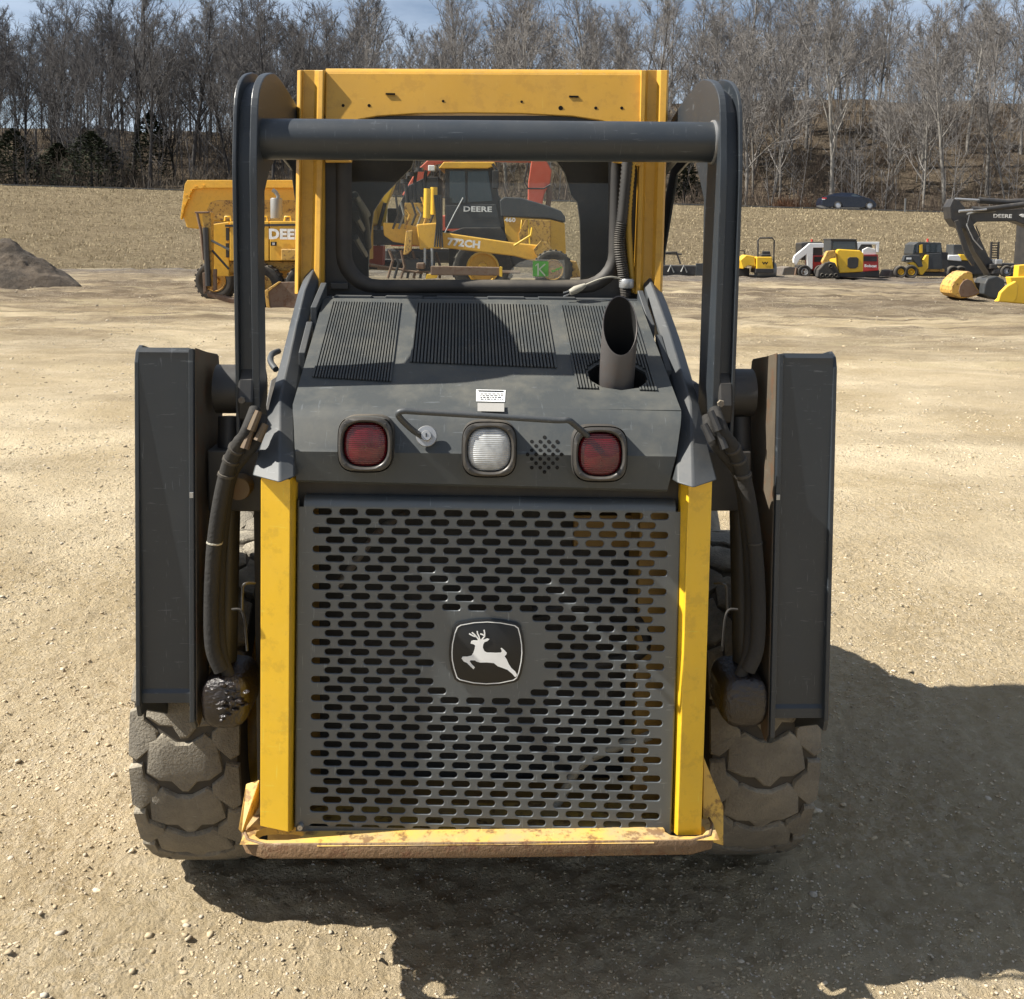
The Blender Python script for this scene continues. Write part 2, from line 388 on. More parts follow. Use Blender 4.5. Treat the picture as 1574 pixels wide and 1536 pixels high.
# ---- loose stones (nobody could count them)
def blobs(n, xs, ys, sizes, seed, zfun, flatten=.52):
    r_ = np.random.default_rng(seed)
    t = (1 + 5 ** .5) / 2
    base = np.array([(-1, t, 0), (1, t, 0), (-1, -t, 0), (1, -t, 0), (0, -1, t), (0, 1, t), (0, -1, -t), (0, 1, -t), (t, 0, -1), (t, 0, 1), (-t, 0, -1), (-t, 0, 1)]) / 1.9
    fc = np.array([(0, 11, 5), (0, 5, 1), (0, 1, 7), (0, 7, 10), (0, 10, 11), (1, 5, 9), (5, 11, 4), (11, 10, 2), (10, 7, 6), (7, 1, 8), (3, 9, 4), (3, 4, 2), (3, 2, 6), (3, 6, 8), (3, 8, 9), (4, 9, 5), (2, 4, 11), (6, 2, 10), (8, 6, 7), (9, 8, 1)])
    k = len(xs)
    jit = 1 + (r_.random((k, 12, 1)) - .5) * .95
    sc = sizes[:, None, None] * np.stack([.7 + .6 * r_.random(k), .7 + .6 * r_.random(k), flatten * (.6 + .6 * r_.random(k))], 1)[:, None, :]
    v = base[None] * jit * sc
    a = r_.random(k) * 6.283; ca, sa = np.cos(a), np.sin(a)
    x = v[:, :, 0] * ca[:, None] - v[:, :, 1] * sa[:, None]; y = v[:, :, 0] * sa[:, None] + v[:, :, 1] * ca[:, None]
    z = v[:, :, 2] + zfun(xs, ys)[:, None] + sizes[:, None] * .02
    V = np.stack([x + xs[:, None], y + ys[:, None], z], 2).reshape(-1, 3)
    Fc = (fc[None] + (np.arange(k) * 12)[:, None, None]).reshape(-1, 3)
    return V, Fc
def stone_mat():
    m, n, l, b = nodes('loose_stone'); co = objco(n)
    g = n.new('ShaderNodeNewGeometry')
    r = n.new('ShaderNodeValToRGB'); e = r.color_ramp.elements
    e[0].color = (.30, .24, .15, 1); e[1].color = (.58, .50, .37, 1); x = e.new(.55); x.color = (.46, .37, .235, 1); x = e.new(.88); x.color = (.40, .36, .30, 1)
    l.new(g.outputs['Random Per Island'], r.inputs[0])
    l.new(mixc(n, l, mth(n, l, 'MULTIPLY', nz(n, l, co, 60, 5, .6, .3, .7), .4), r.outputs[0], (.40, .32, .21)), b.inputs['Base Color'])
    b.inputs['Roughness'].default_value = .9
    return m
m_stone = stone_mat()
ns = 34000
sy = 1.3 + 9.5 * rng.random(ns) ** 1.5
sx = (rng.random(ns) - .5) * (1.6 + sy * 1.05)
dens = vnoise(sx * 1.3, sy * 1.3, 11) * .6 + vnoise(sx * 4, sy * 4, 12) * .4
keep = dens > .36
sx, sy = sx[keep], sy[keep]
ss = .0024 + .0080 * rng.random(len(sx)) ** 9 + .0005 * sy
sy2 = 1.9 + 5.5 * rng.random(60000) ** 1.6; sx2 = (rng.random(60000) - .5) * (.8 + sy2 * 1.05)
d2 = vnoise(sx2 * 2.1, sy2 * 2.1, 14) * .55 + vnoise(sx2 * 7, sy2 * 7, 15) * .45; k2 = d2 > .38
sx, sy, ss = np.concatenate([sx, sx2[k2]]), np.concatenate([sy, sy2[k2]]), np.concatenate([ss, .0015 + .0040 * rng.random(k2.sum()) ** 2])
sy3 = 8 + 30 * rng.random(16000) ** 1.3; sx3 = (rng.random(16000) - .5) * sy3 * 1.12; k3 = vnoise(sx3 * .5, sy3 * 1.1, 16) > .45
sx, sy, ss = np.concatenate([sx, sx3[k3]]), np.concatenate([sy, sy3[k3]]), np.concatenate([ss, (.006 + .020 * rng.random(k3.sum()) ** 3) * (sy3[k3] / 16) ** .5])
V, Fc = blobs(0, sx, sy, ss, 3, ground_h)
st = np_mesh('gravel', V, Fc, m_stone, kind='stuff')
st['label'] = 'loose pale gravel stones scattered over the dirt yard'
# a few clods and larger stones one can pick out
big = [(712, 1100, .016, 'grey'), (775, 1192, .014, ''), (222, 1183, .015, ''), (425, 1345, .013, ''), (470, 1487, .016, ''), (1522, 1487, .020, ''), (648, 1490, .02, ''), (1130, 1530, .02, '')]

# ---- bank, road, hill
def strip_mesh(name, x0, x1, nx, ys, zf, mat, off=0, **kw):
    X, Y = np.meshgrid(np.linspace(x0, x1, nx), np.array(ys)); Z = np.vectorize(zf)(X, Y) + off
    v = np.stack([X.ravel(), Y.ravel(), Z.ravel()], 1); ny = len(ys)
    i = np.arange((nx - 1) * (ny - 1)); r, c = i // (nx - 1), i % (nx - 1); a = r * nx + c
    return np_mesh(name, v, np.stack([a, a + 1, a + nx + 1, a + nx], 1), mat, **kw)
def grass_mat():
    m, n, l, b = nodes('dry_grass'); co = objco(n)
    mp = n.new('ShaderNodeMapping'); mp.inputs['Scale'].default_value = (.35, 1.1, .6); l.new(co, mp.inputs[0])
    a = nz(n, l, mp.outputs[0], .35, 7, .65, .35, .65, .5); f = nz(n, l, mp.outputs[0], 4.5, 6, .75, .35, .65)
    c = mixc(n, l, a, (.31, .25, .155), (.43, .35, .225)); c = mixc(n, l, mth(n, l, 'MULTIPLY', f, .7), c, (.17, .125, .078))
    c = mixc(n, l, mth(n, l, 'MULTIPLY', nz(n, l, mp.outputs[0], 2.1, 7, .7, .55, .68), .6), c, (.42, .35, .21))
    l.new(c, b.inputs['Base Color']); b.inputs['Roughness'].default_value = 1; b.inputs['Specular IOR Level'].default_value = .05
    bp = n.new('ShaderNodeBump'); bp.inputs['Strength'].default_value = 1; bp.inputs['Distance'].default_value = .35
    l.new(f, bp.inputs['Height']); l.new(bp.outputs[0], b.inputs['Normal']); return m
m_grass = grass_mat()
strip_mesh('grass_bank', -130, 130, 120, [38, 42, 44, 46, 48, 50, 52, 54, 56, 57, 58, 60, 63, 66, 70, 74, 78, 82, 85, 87, 88], lambda x, y: terrain_z(x, y) if terrain_z(x, y) > 0 else -.28, m_grass, .0, kind='structure')
m_road = flat('road_asphalt', (.20, .195, .185), .9)
strip_mesh('road', -140, 140, 90, [88.6, 90, 92, 95.5], lambda x, y: terrain_z(x, 90), m_road, .05, kind='structure')
m_shoulder = flat('pale_gravel_shoulder', (.50, .46, .40), .95)
strip_mesh('road_shoulder', -140, 140, 90, [87.6, 88.7], lambda x, y: terrain_z(x, 90), m_shoulder, .075, kind='structure')
def litter_mat():
    m, n, l, b = nodes('leaf_litter'); co = objco(n)
    a = nz(n, l, co, .12, 7, .65, .35, .65, .4); f = nz(n, l, co, 1.6, 8, .75, .35, .65)
    c = mixc(n, l, a, (.17, .135, .10), (.26, .21, .15)); c = mixc(n, l, mth(n, l, 'MULTIPLY', f, .7), c, (.09, .068, .05))
    l.new(c, b.inputs['Base Color']); b.inputs['Roughness'].default_value = 1; b.inputs['Specular IOR Level'].default_value = .05
    bp = n.new('ShaderNodeBump'); bp.inputs['Strength'].default_value = 1; bp.inputs['Distance'].default_value = .6
    l.new(f, bp.inputs['Height']); l.new(bp.outputs[0], b.inputs['Normal']); return m
m_litter = litter_mat()
strip_mesh('hill', -230, 230, 180, list(np.arange(95, 130, 1.5)) + list(np.arange(130, 260, 5)) + [300, 400], lambda x, y: terrain_z(x, y) + (noise.noise((x * .12, y * .12, 0)) * .8), m_litter, 0, kind='structure')

# dry grass tufts on the bank and yard edge
def tufts(n, seed, xr, yr, h0, h1, zoff=0):
    r_ = np.random.default_rng(seed)
    x = xr[0] + (xr[1] - xr[0]) * r_.random(n); y = yr[0] + (yr[1] - yr[0]) * r_.random(n)
    z = np.array([terrain_z(a, b) for a, b in zip(x, y)])
    ok = (z > .02); x, y, z = x[ok], y[ok], z[ok]; n = len(x)
    h = h0 + (h1 - h0) * r_.random(n) ** 2
    V = []; 
    for k in range(4):
        a = r_.random(n) * 6.283; w = .012 + .016 * r_.random(n); lean = h * (.4 + 1.0 * r_.random(n))
        ox, oy = (r_.random(n) - .5) * .3, (r_.random(n) - .5) * .3
        p0 = np.stack([x + ox - np.sin(a) * w, y + oy + np.cos(a) * w, z - .03], 1); p1 = np.stack([x + ox + np.sin(a) * w, y + oy - np.cos(a) * w, z - .03], 1)
        p2 = np.stack([x + ox + np.cos(a) * lean, y + oy + np.sin(a) * lean, z + h], 1)
        V.append(np.stack([p0, p1, p2], 1))
    V = np.concatenate(V).reshape(-1, 3); return V, np.arange(len(V)).reshape(-1, 3)
def blade_mat(name, a, b_, c_):
    m, n, l, b = nodes(name); g = n.new('ShaderNodeNewGeometry')
    r = n.new('ShaderNodeValToRGB'); e = r.color_ramp.elements; e[0].color = c4(a); e[1].color = c4(b_); x = e.new(.5); x.color = c4(c_)
    l.new(g.outputs['Random Per Island'], r.inputs[0]); l.new(r.outputs[0], b.inputs['Base Color'])
    b.inputs['Roughness'].default_value = .9; b.inputs['Specular IOR Level'].default_value = .1; return m
m_blade = blade_mat('dry_grass_blade', (.30, .24, .15), (.42, .345, .22), (.36, .295, .185))
V, Fc = tufts(36000, 5, (-50, 55), (46, 88), .05, .17)
t_o = np_mesh('dry_grass', V, Fc, m_blade, kind='stuff'); t_o['label'] = 'dry tan grass covering the bank below the road'

# ---- bare trees
def bark(name, a, b_):
    m, n, l, b = nodes(name); co = objco(n); oi = n.new('ShaderNodeObjectInfo')
    c = mixc(n, l, oi.outputs['Random'], a, b_)
    c = mixc(n, l, mth(n, l, 'MULTIPLY', nz(n, l, co, 3, 4, .6, .3, .7), .5), c, [x * .6 for x in a])
    l.new(c, b.inputs['Base Color']); b.inputs['Roughness'].default_value = .95; b.inputs['Specular IOR Level'].default_value = .1; return m
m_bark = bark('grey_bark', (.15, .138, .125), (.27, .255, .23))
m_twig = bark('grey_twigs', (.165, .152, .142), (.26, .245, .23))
m_barkd = bark('shade_toned_bark', (.050, .047, .046), (.10, .093, .088))  # darker copy of the grey bark, shade of the left wood put into the colour
m_twigd = bark('shade_toned_twigs', (.085, .081, .081), (.16, .152, .147))  # twigs darkened the same way for the shaded side
def limb(mb, p0, d, length, r0, r1, segs, rnd, wob, up, n):
    pts, rr = [Vector(p0)], [r0]; d = Vector(d).normalized(); p = Vector(p0)
    for k in range(segs):
        d = (d + Vector((rnd.uniform(-wob, wob), rnd.uniform(-wob, wob), rnd.uniform(-wob, wob) + up))).normalized()
        p = p + d * (length / segs); pts.append(p.copy()); rr.append(r0 + (r1 - r0) * (k + 1) / segs)
    mb.tube(pts, rr, n, cap=False); return pts, rr
def make_tree(seed, H, spread, trunk_frac, nb, name_m):
    rnd = random.Random(seed); tk, cr = MB(), MB()
    lean = Vector((rnd.uniform(-.08, .08), rnd.uniform(-.08, .08), 1))
    r0 = .009 * H + rnd.uniform(.0, .06)
    tp, tr = limb(tk, (0, 0, -.4), lean, H * .92, r0, .035, 10, rnd, .07, .03, 7)
    for i in range(nb):
        t = trunk_frac + (1 - trunk_frac) * (i + rnd.random()) / nb; k = min(len(tp) - 2, int(t * (len(tp) - 1)))
        f = t * (len(tp) - 1) - k; p = tp[k].lerp(tp[k + 1], f); r = tr[k] * (1 - f) + tr[k + 1] * f
        az = i * 2.4 + rnd.uniform(-.5, .5); el = rnd.uniform(.55, 1.15) + .2 * t
        L = spread * (1.15 - .75 * t) * rnd.uniform(.75, 1.25)
        d = Vector((math.cos(az) * math.cos(el), math.sin(az) * math.cos(el), math.sin(el)))
        rb = max(.03, min(r * .6, .012 * L + .03)); big = rb > .07
        lp, lr = limb(tk if big else cr, p, d, L, rb, .02, 6, rnd, .16, .07, 5 if big else 4)
        n2 = rnd.randint(6, 8)
        for j in range(n2):
            t2 = .2 + .8 * (j + rnd.random()) / n2; k2 = min(len(lp) - 2, int(t2 * (len(lp) - 1))); q = lp[k2].lerp(lp[k2 + 1], t2 * (len(lp) - 1) - k2)
            dd = (lp[k2 + 1] - lp[k2]).normalized(); o = dd.orthogonal().normalized(); o.rotate(Matrix.Rotation(rnd.uniform(0, 6.28), 3, dd))
            d2 = (dd + o * rnd.uniform(.6, 1.1) + Vector((0, 0, .25))).normalized(); L2 = L * rnd.uniform(.3, .5) * (1.2 - .5 * t2)
            mp, mr = limb(cr, q, d2, L2, max(.026, lr[k2] * .55), .016, 4, rnd, .2, .06, 3)
            for w in range(rnd.randint(4, 6)):
                t3 = rnd.uniform(.2, 1); k3 = min(len(mp) - 2, int(t3 * (len(mp) - 1))); q3 = mp[k3]
                dd = (mp[k3 + 1] - mp[k3]).normalized(); o = dd.orthogonal().normalized(); o.rotate(Matrix.Rotation(rnd.uniform(0, 6.28), 3, dd))
                d3 = (dd + o * rnd.uniform(.6, 1.2) + Vector((0, 0, .2))).normalized(); L3 = L2 * rnd.uniform(.4, .65)
                sp_, _ = limb(cr, q3, d3, L3, .018, .012, 3, rnd, .22, .05, 3)
                for u in range(2):
                    dd = (sp_[2] - sp_[1]).normalized(); o = dd.orthogonal().normalized(); o.rotate(Matrix.Rotation(rnd.uniform(0, 6.28), 3, dd))
                    limb(cr, sp_[1 + u], (dd + o * .9), L3 * .6, .014, .010, 1, rnd, .1, .05, 3)
    return tk, cr
def tree_meshes(tk, cr):
    out = []
    for nm, mb in (('trunk', tk), ('crown', cr)):
        me = bpy.data.meshes.new(nm); me.from_pydata(mb.v, [], mb.f); me.shade_smooth(); out.append(me)
    return out
protos = []
for s, (H, sp_, tf, nb) in enumerate([(17, 7.0, .22, 15), (19, 8.0, .28, 15), (14, 7.0, .16, 14), (16, 5.5, .30, 14), (20, 6.5, .35, 15), (12, 5.6, .12, 15), (15, 8.5, .20, 14), (10, 4.2, .15, 14)]):
    protos.append((H, tree_meshes(*make_tree(100 + s, H, sp_, tf, nb, ''))))
_mcache = {}
def tree_mesh(me, mat):
    k = (me.name, mat.name)
    if k not in _mcache:
        c = me.copy(); c.name = me.name.split('.')[0]; c.materials.clear(); c.materials.append(mat); _mcache[k] = c
    return _mcache[k]
def place_tree(x, y, pi, scale, dark, label, group, rz):
    H, (tkm, crm) = protos[pi]
    e = empty('bare_tree', (x, y, terrain_z(x, y)), label, 'tree', group, rz); e.scale = (scale, scale, scale * random.uniform(.95, 1.1))
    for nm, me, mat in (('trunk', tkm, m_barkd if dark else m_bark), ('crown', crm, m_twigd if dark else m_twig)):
        o = bpy.data.objects.new(nm, tree_mesh(me, mat)); COL.objects.link(o); o.parent = e
random.seed(21)
LB = {('L', 'e'): ('dark bare tree at the roadside edge of the shaded wood behind the dirt pile', 'dark trees at the near edge of the shaded wood'),
      ('L', 'b'): ('dark bare tree standing deep in the shaded wood above the dirt pile', 'dark trees deep in the shaded wood'),
      ('R', 'e'): ('grey bare tree at the foot of the sunlit wooded hill beside the road', 'grey trees along the foot of the sunlit hill'),
      ('R', 'b'): ('grey bare tree high on the brown leaf-covered slope above the road', 'grey trees up on the leaf-covered slope')}
DESC = ['wide-crowned', 'tall spreading', 'low-branched', 'slender', 'tall straight', 'short bushy', 'broad sprawling', 'small young']
LAND = [(60, 'above the dirt pile'), (130, 'behind the small cedar'), (215, 'behind the broad cedar'), (285, 'beside the dump truck bed'), (350, 'above the end of the truck bed'), (450, 'above the lift arm over the truck'), (585, 'over the hood grab handle'), (700, 'in the sky gap over the cab'), (790, 'over the middle of the cab roof'), (870, 'over the header bolt holes'), (960, 'over the corrugated hose'), (1050, 'above the exhaust stack'), (1150, 'behind the lift arm over the mower'), (1215, 'above the russet shrub'), (1280, 'over the trunk of the sedan'), (1350, 'over the bonnet of the sedan'), (1420, 'near the marker post'), (1500, 'above the bend of the excavator boom'), (9999, 'above the excavator lettering')]
spots = []
tries = 0
while len(spots) < 255 and tries < 12000:
    tries += 1
    u = random.random()
    y = 99 + 75 * u ** 1.5
    half = y * .58 + 10
    x = random.uniform(-half, half)
    if y < 104 and random.random() < .35: continue
    d = 2.3 + (y - 99) * .025
    if any((x - a) ** 2 + (y - b) ** 2 < d * d for a, b in spots): continue
    px = CX + x / y * F_PX
    if 585 < px < 690 and random.random() < .35: continue
    spots.append((x, y))
for x, y in spots:
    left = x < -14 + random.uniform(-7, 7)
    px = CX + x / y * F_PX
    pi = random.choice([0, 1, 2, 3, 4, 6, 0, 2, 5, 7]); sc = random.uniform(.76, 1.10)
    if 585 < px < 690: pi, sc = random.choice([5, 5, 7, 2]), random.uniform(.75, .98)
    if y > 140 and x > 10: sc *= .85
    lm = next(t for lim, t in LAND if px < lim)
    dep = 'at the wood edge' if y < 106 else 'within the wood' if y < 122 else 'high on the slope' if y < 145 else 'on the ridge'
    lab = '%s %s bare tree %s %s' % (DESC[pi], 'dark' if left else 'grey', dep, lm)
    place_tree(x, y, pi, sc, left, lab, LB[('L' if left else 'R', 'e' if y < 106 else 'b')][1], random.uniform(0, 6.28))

# ---- brush along the wood edge and between the trunks
def brush(n, seed, xr, yr, h0, h1, sticks):
    r_ = random.Random(seed); mb = MB()
    for _ in range(n):
        x = r_.uniform(*xr); y = yr[0] + (yr[1] - yr[0]) * r_.random() ** 1.6; z = terrain_z(x, y); h = r_.uniform(h0, h1)
        for s in range(sticks):
            a = r_.uniform(0, 6.28); l_ = r_.uniform(.1, .6); bx, by = x + r_.uniform(-.7, .7), y + r_.uniform(-.7, .7)
            p = Vector((bx, by, z - .2)); q = p + Vector((math.cos(a) * l_ * h * .5, math.sin(a) * l_ * h * .5, h * r_.uniform(.5, .7))); t = q + Vector((math.cos(a + r_.uniform(-1, 1)) * l_ * h * .5, math.sin(a) * l_ * h * .5, h * r_.uniform(.2, .5)))
            w = r_.uniform(.012, .03); o = Vector((w, 0, 0)); o2 = Vector((0, w, 0))
            mb.add([p - o, p + o, p + o2, q - o, q + o, q + o2], [(0, 1, 4, 3), (1, 2, 5, 4), (2, 0, 3, 5)]); mb.add([q - o, q + o, q + o2, t], [(0, 1, 3), (1, 2, 3), (2, 0, 3)])
            for g in range(3):
                s0 = q.lerp(t, r_.uniform(0, .8)); e_ = s0 + Vector((r_.uniform(-.5, .5), r_.uniform(-.5, .5), r_.uniform(.1, .6))) * h * .35
                mb.add([s0 - o * .6, s0 + o * .6, e_], [(0, 1, 2)])
    return mb
m_brushL = blade_mat('shade_toned_brush', (.07, .06, .05), (.15, .12, .09), (.10, .082, .064))  # dark shrubs, with the shade at the foot of the wood painted in
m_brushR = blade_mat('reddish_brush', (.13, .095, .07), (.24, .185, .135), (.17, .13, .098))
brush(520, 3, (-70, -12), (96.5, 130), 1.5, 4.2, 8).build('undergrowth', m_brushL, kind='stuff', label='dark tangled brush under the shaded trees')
brush(760, 4, (-16, 75), (96.5, 140), 1.2, 3.4, 8).build('undergrowth', m_brushR, kind='stuff', label='reddish brown brush at the foot of the sunlit wood')

def saplings(n, seed, xr, yr, mat, label):
    r_ = random.Random(seed); mb = MB()
    for _ in range(n):
        x = r_.uniform(*xr); y = yr[0] + (yr[1] - yr[0]) * r_.random() ** 1.2; h = r_.uniform(4, 9); b0 = Vector((x, y, terrain_z(x, y) - .3)); t0 = b0 + Vector((r_.uniform(-.1, .1) * h, r_.uniform(-.1, .1) * h, h))
        def tri(p, q, w, w2):
            a, b_, c = Vector((w, 0, 0)), Vector((-w * .5, w * .8, 0)), Vector((-w * .5, -w * .8, 0)); k = w2 / w
            mb.add([p + a, p + b_, p + c, q + a * k, q + b_ * k, q + c * k], [(0, 1, 4, 3), (1, 2, 5, 4), (2, 0, 3, 5)])
        tri(b0, t0, r_.uniform(.035, .07), .02)
        for k in range(11):
            s = b0.lerp(t0, r_.uniform(.2, .97)); a = r_.uniform(0, 6.28); L = h * r_.uniform(.12, .26); q = s + Vector((math.cos(a) * L, math.sin(a) * L, L * r_.uniform(.6, 1.4))); tri(s, q, .022, .014)
            for j in range(3):
                s2 = s.lerp(q, r_.uniform(.3, 1)); a2 = a + r_.uniform(-1.2, 1.2); tri(s2, s2 + Vector((math.cos(a2), math.sin(a2), r_.uniform(.4, 1.2))) * L * .45, .017, .012)
    mb.build('undergrowth', mat, kind='stuff', label=label)
saplings(340, 31, (-100, -10), (97, 150), m_twigd, 'thin dark saplings filling the shaded wood')
saplings(760, 32, (-14, 115), (97, 170), m_twig, 'thin grey saplings filling the sunlit wooded slope')

# ---- dark cedars at the edge of the wood
m_cedar = blade_mat('cedar_needles', (.024, .030, .020), (.06, .068, .042), (.038, .048, .030))
def cedar(px, Y, h, w, label, seed):
    r_ = random.Random(seed); x = (px - CX) / F_PX * Y; e = empty('cedar_tree', (x, Y, terrain_z(x, Y)), label, 'cedar', 'dark cedars at the edge of the wood')
    MB().tube([(0, 0, -.3), (0, 0, h * .9)], [.18, .03], 6).build('trunk', m_barkd, e)
    mb = MB()
    for k in range(2600):
        t = r_.random() ** .8; a = r_.uniform(0, 6.28)
        rad = w * (1 - t ** 1.8) ** .8 * (.75 + .35 * math.sin(a * 3 + t * 9 + seed) * r_.random()) * r_.uniform(.55, 1.05)
        c = Vector((math.cos(a) * rad, math.sin(a) * rad, .2 + t * h)); s = r_.uniform(.12, .38)
        d1 = Vector((math.cos(a), math.sin(a), r_.uniform(-.3, .7))).normalized() * s; d2 = Vector((-math.sin(a), math.cos(a), r_.uniform(-.5, .5))) * s * .4
        mb.add([c - d2, c + d2, c + d1], [(0, 1, 2)]); mb.add([c - d1 * .3, c + d2 * 1.6 + d1 * .2, c + d1 * .6 - d2], [(0, 1, 2)])
    mb.build('crown', m_cedar, e)
cedar(28, 99, 5.6, 3.6, 'dark green cedar at the end of the wood behind the dirt pile', 1)
cedar(145, 98.5, 5.6, 4.2, 'broad low dark cedar between the dirt pile and the dump truck', 2)
cedar(236, 106, 7.0, 3.0, 'tall dark cedar behind the bed of the yellow dump truck', 3)
cedar(95, 103, 4.0, 3.0, 'small dark cedar standing between the two broader cedars', 4)
cedar(1045, 101, 5.4, 1.9, 'dark cedar seen between the loader cab and its loader arm', 5)
# russet shrub beside the road behind the car
sb = brush(9, 77, (0, 2.4), (0, 1.5), 1.2, 2.2, 26)
m_russet = blade_mat('russet_brush', (.13, .06, .035), (.22, .12, .07), (.17, .09, .05))
sx_ = (1195 - CX) / F_PX * 97
zz = terrain_z(0, 1)
so = sb.build('russet_shrub', m_russet, loc=(sx_, 97, terrain_z(sx_, 97)), label='russet brown shrub beside the road behind the dark car', cat='shrub')

# ---- dirt pile on the left, and a bare weed
def pile(cx, cy, L, W, H, seed):
    xs = np.linspace(-1, 1, 90); ys = np.linspace(-1, 1, 60); X, Y = np.meshgrid(xs, ys)
    rad = np.sqrt(X ** 2 + Y ** 2); n1 = vnoise(X * 3 + 9, Y * 3 + 9, seed); n2 = vnoise(X * 11 + 9, Y * 11 + 9, seed + 1); n3 = vnoise(X * 30 + 50, Y * 30 + 50, seed + 2)
    Z = H * np.clip(1 - rad * (1.0 + .12 * (n1 - .5)), 0, 1) ** .95 + (n1 - .5) * .25 * np.clip(1 - rad, 0, 1) + (n2 - .5) * .20 * np.clip(1.1 - rad, 0, 1) + (n3 - .5) * .07 * np.clip(1.1 - rad, 0, 1) - .12 * np.clip(rad - .85, 0, 1) * 4
    v = np.stack([X.ravel() * L + cx, Y.ravel() * W + cy, Z.ravel()], 1); i = np.arange(89 * 59); r, c = i // 89, i % 89; a = r * 90 + c
    return v, np.stack([a, a + 1, a + 91, a + 90], 1)
m_soil = None
def soil_mat():
    m, n, l, b = nodes('dark_soil'); co = objco(n)
    c = mixc(n, l, nz(n, l, co, .8, 7, .7, .4, .6, .5), (.05, .040, .030), (.12, .092, .065)); c = mixc(n, l, mth(n, l, 'MULTIPLY', nz(n, l, co, 7, 6, .7, .5, .7), .6), c, (.12, .10, .08))
    l.new(c, b.inputs['Base Color']); b.inputs['Roughness'].default_value = 1
    bp = n.new('ShaderNodeBump'); bp.inputs['Strength'].default_value = 1; bp.inputs['Distance'].default_value = .15; l.new(nz(n, l, co, 5, 9, .75, 0, 1), bp.inputs['Height']); l.new(bp.outputs[0], b.inputs['Normal']); return m
m_soil = soil_mat()
Yp = 35.0; xp = (12 - CX) / F_PX * Yp
v_, f_ = pile(xp, Yp, 2.4, 2.2, 1.62, 5)
np_mesh('dirt_pile', v_, f_, m_soil, label='steep pile of dark soil at the edge of the yard below the grass bank', cat='dirt pile')

# ================================================================== THE SKID STEER LOADER
loader = empty('skid_steer_loader', LO, 'large grey and yellow skid steer loader seen from behind, standing on the gravel', 'skid steer', rz=LYAW)
def V3(*a): return Vector(a)
UX, UZ, UY = V3(1, 0, 0), V3(0, 0, 1), V3(0, 1, 0)

# ---- perforated rear grille
gTL, gTR, gBR, gBL = M(460, 763, .055), M(1046, 771, .055), M(1029, 1290, 0), M(455, 1277, 0)
gN = ((gTR - gTL).cross(gBL - gTL)).normalized()
if gN.y > 0: gN = -gN
def GR(u, v, d=0): return (gTL * (1 - u) + gTR * u) * (1 - v) + (gBL * (1 - u) + gBR * u) * v + gN * d
def cell(mb, u0, u1, v0, v1, hole, fn, depth=.005, bev=.0015):
    """one rectangle of sheet with an optional stadium hole (cu,cv,hu,hv) in it; fn(u,v,d) gives the point"""
    if not hole:
        mb.add([fn(u0, v0, 0), fn(u1, v0, 0), fn(u1, v1, 0), fn(u0, v1, 0)], [(0, 1, 2, 3)]); return
    cu, cv, hu, hv, kr = hole            # kr: radius of the end cap in u units
    inner = []
    for k in range(6):
        a = -math.pi / 2 + math.pi * k / 5; inner.append((cu + hu - kr + kr * math.cos(a), cv + hv * math.sin(a)))
    for k in range(6):
        a = math.pi / 2 + math.pi * k / 5; inner.append((cu - hu + kr + kr * math.cos(a), cv + hv * math.sin(a)))
    outer = [(u1 - (u1 - cu) * .5, v0), (u1, v0), (u1, v0 + (v1 - v0) * .33), (u1, v0 + (v1 - v0) * .66), (u1, v1), (u1 - (u1 - cu) * .5, v1),
             (u0 + (cu - u0) * .5, v1), (u0, v1), (u0, v0 + (v1 - v0) * .66), (u0, v0 + (v1 - v0) * .33), (u0, v0), (u0 + (cu - u0) * .5, v0)]
    n = 12
    rings = [[fn(a, b, 0) for a, b in outer]]
    grow = 1.0 + bev * 60
    rings.append([fn(cu + (a - cu) * 1.07, cv + (b - cv) * 1.2, 0) for a, b in inner])
    rings.append([fn(a, b, -bev) for a, b in inner]); rings.append([fn(a, b, -depth) for a, b in inner])
    mb.loft(rings, cap=False)
mb = MB()
PU, HU, HV, KR = 39.9 / 585, 14.3 / 585, 4.9 / 515, 4.9 / 585
NR = 35; v0r = 23 / 515; dv = (486 - 0) / (NR - 1) / 515 * 1.0
U0 = 35 / 585
top_v, bot_v = v0r - dv / 2, v0r + dv * (NR - 1) + dv / 2
cell(mb, .012, .988, .03, top_v, None, GR); cell(mb, .0, 1, bot_v, .985, None, GR)
for r in range(NR):
    cv = v0r + dv * r; off = 0 if r % 2 == 0 else PU / 2; cnt = 14 if r % 2 == 0 else 13
    ustart = U0 + off
    prev = 0.0
    for c in range(cnt):
        cu = ustart + c * PU; a, b_ = cu - PU / 2, cu + PU / 2
        if c == 0: cell(mb, 0, a, cv - dv / 2, cv + dv / 2, None, GR)
        ex, ez = abs((cu - .497) * 585), abs((cv - .452) * 515)
        blank = (ex / 96) ** 3.2 + (ez / 66) ** 3.2 < 1
        cell(mb, a, b_, cv - dv / 2, cv + dv / 2, None if blank else (cu, cv, HU, HV, KR), GR)
        if c == cnt - 1: cell(mb, b_, 1, cv - dv / 2, cv + dv / 2, None, GR)
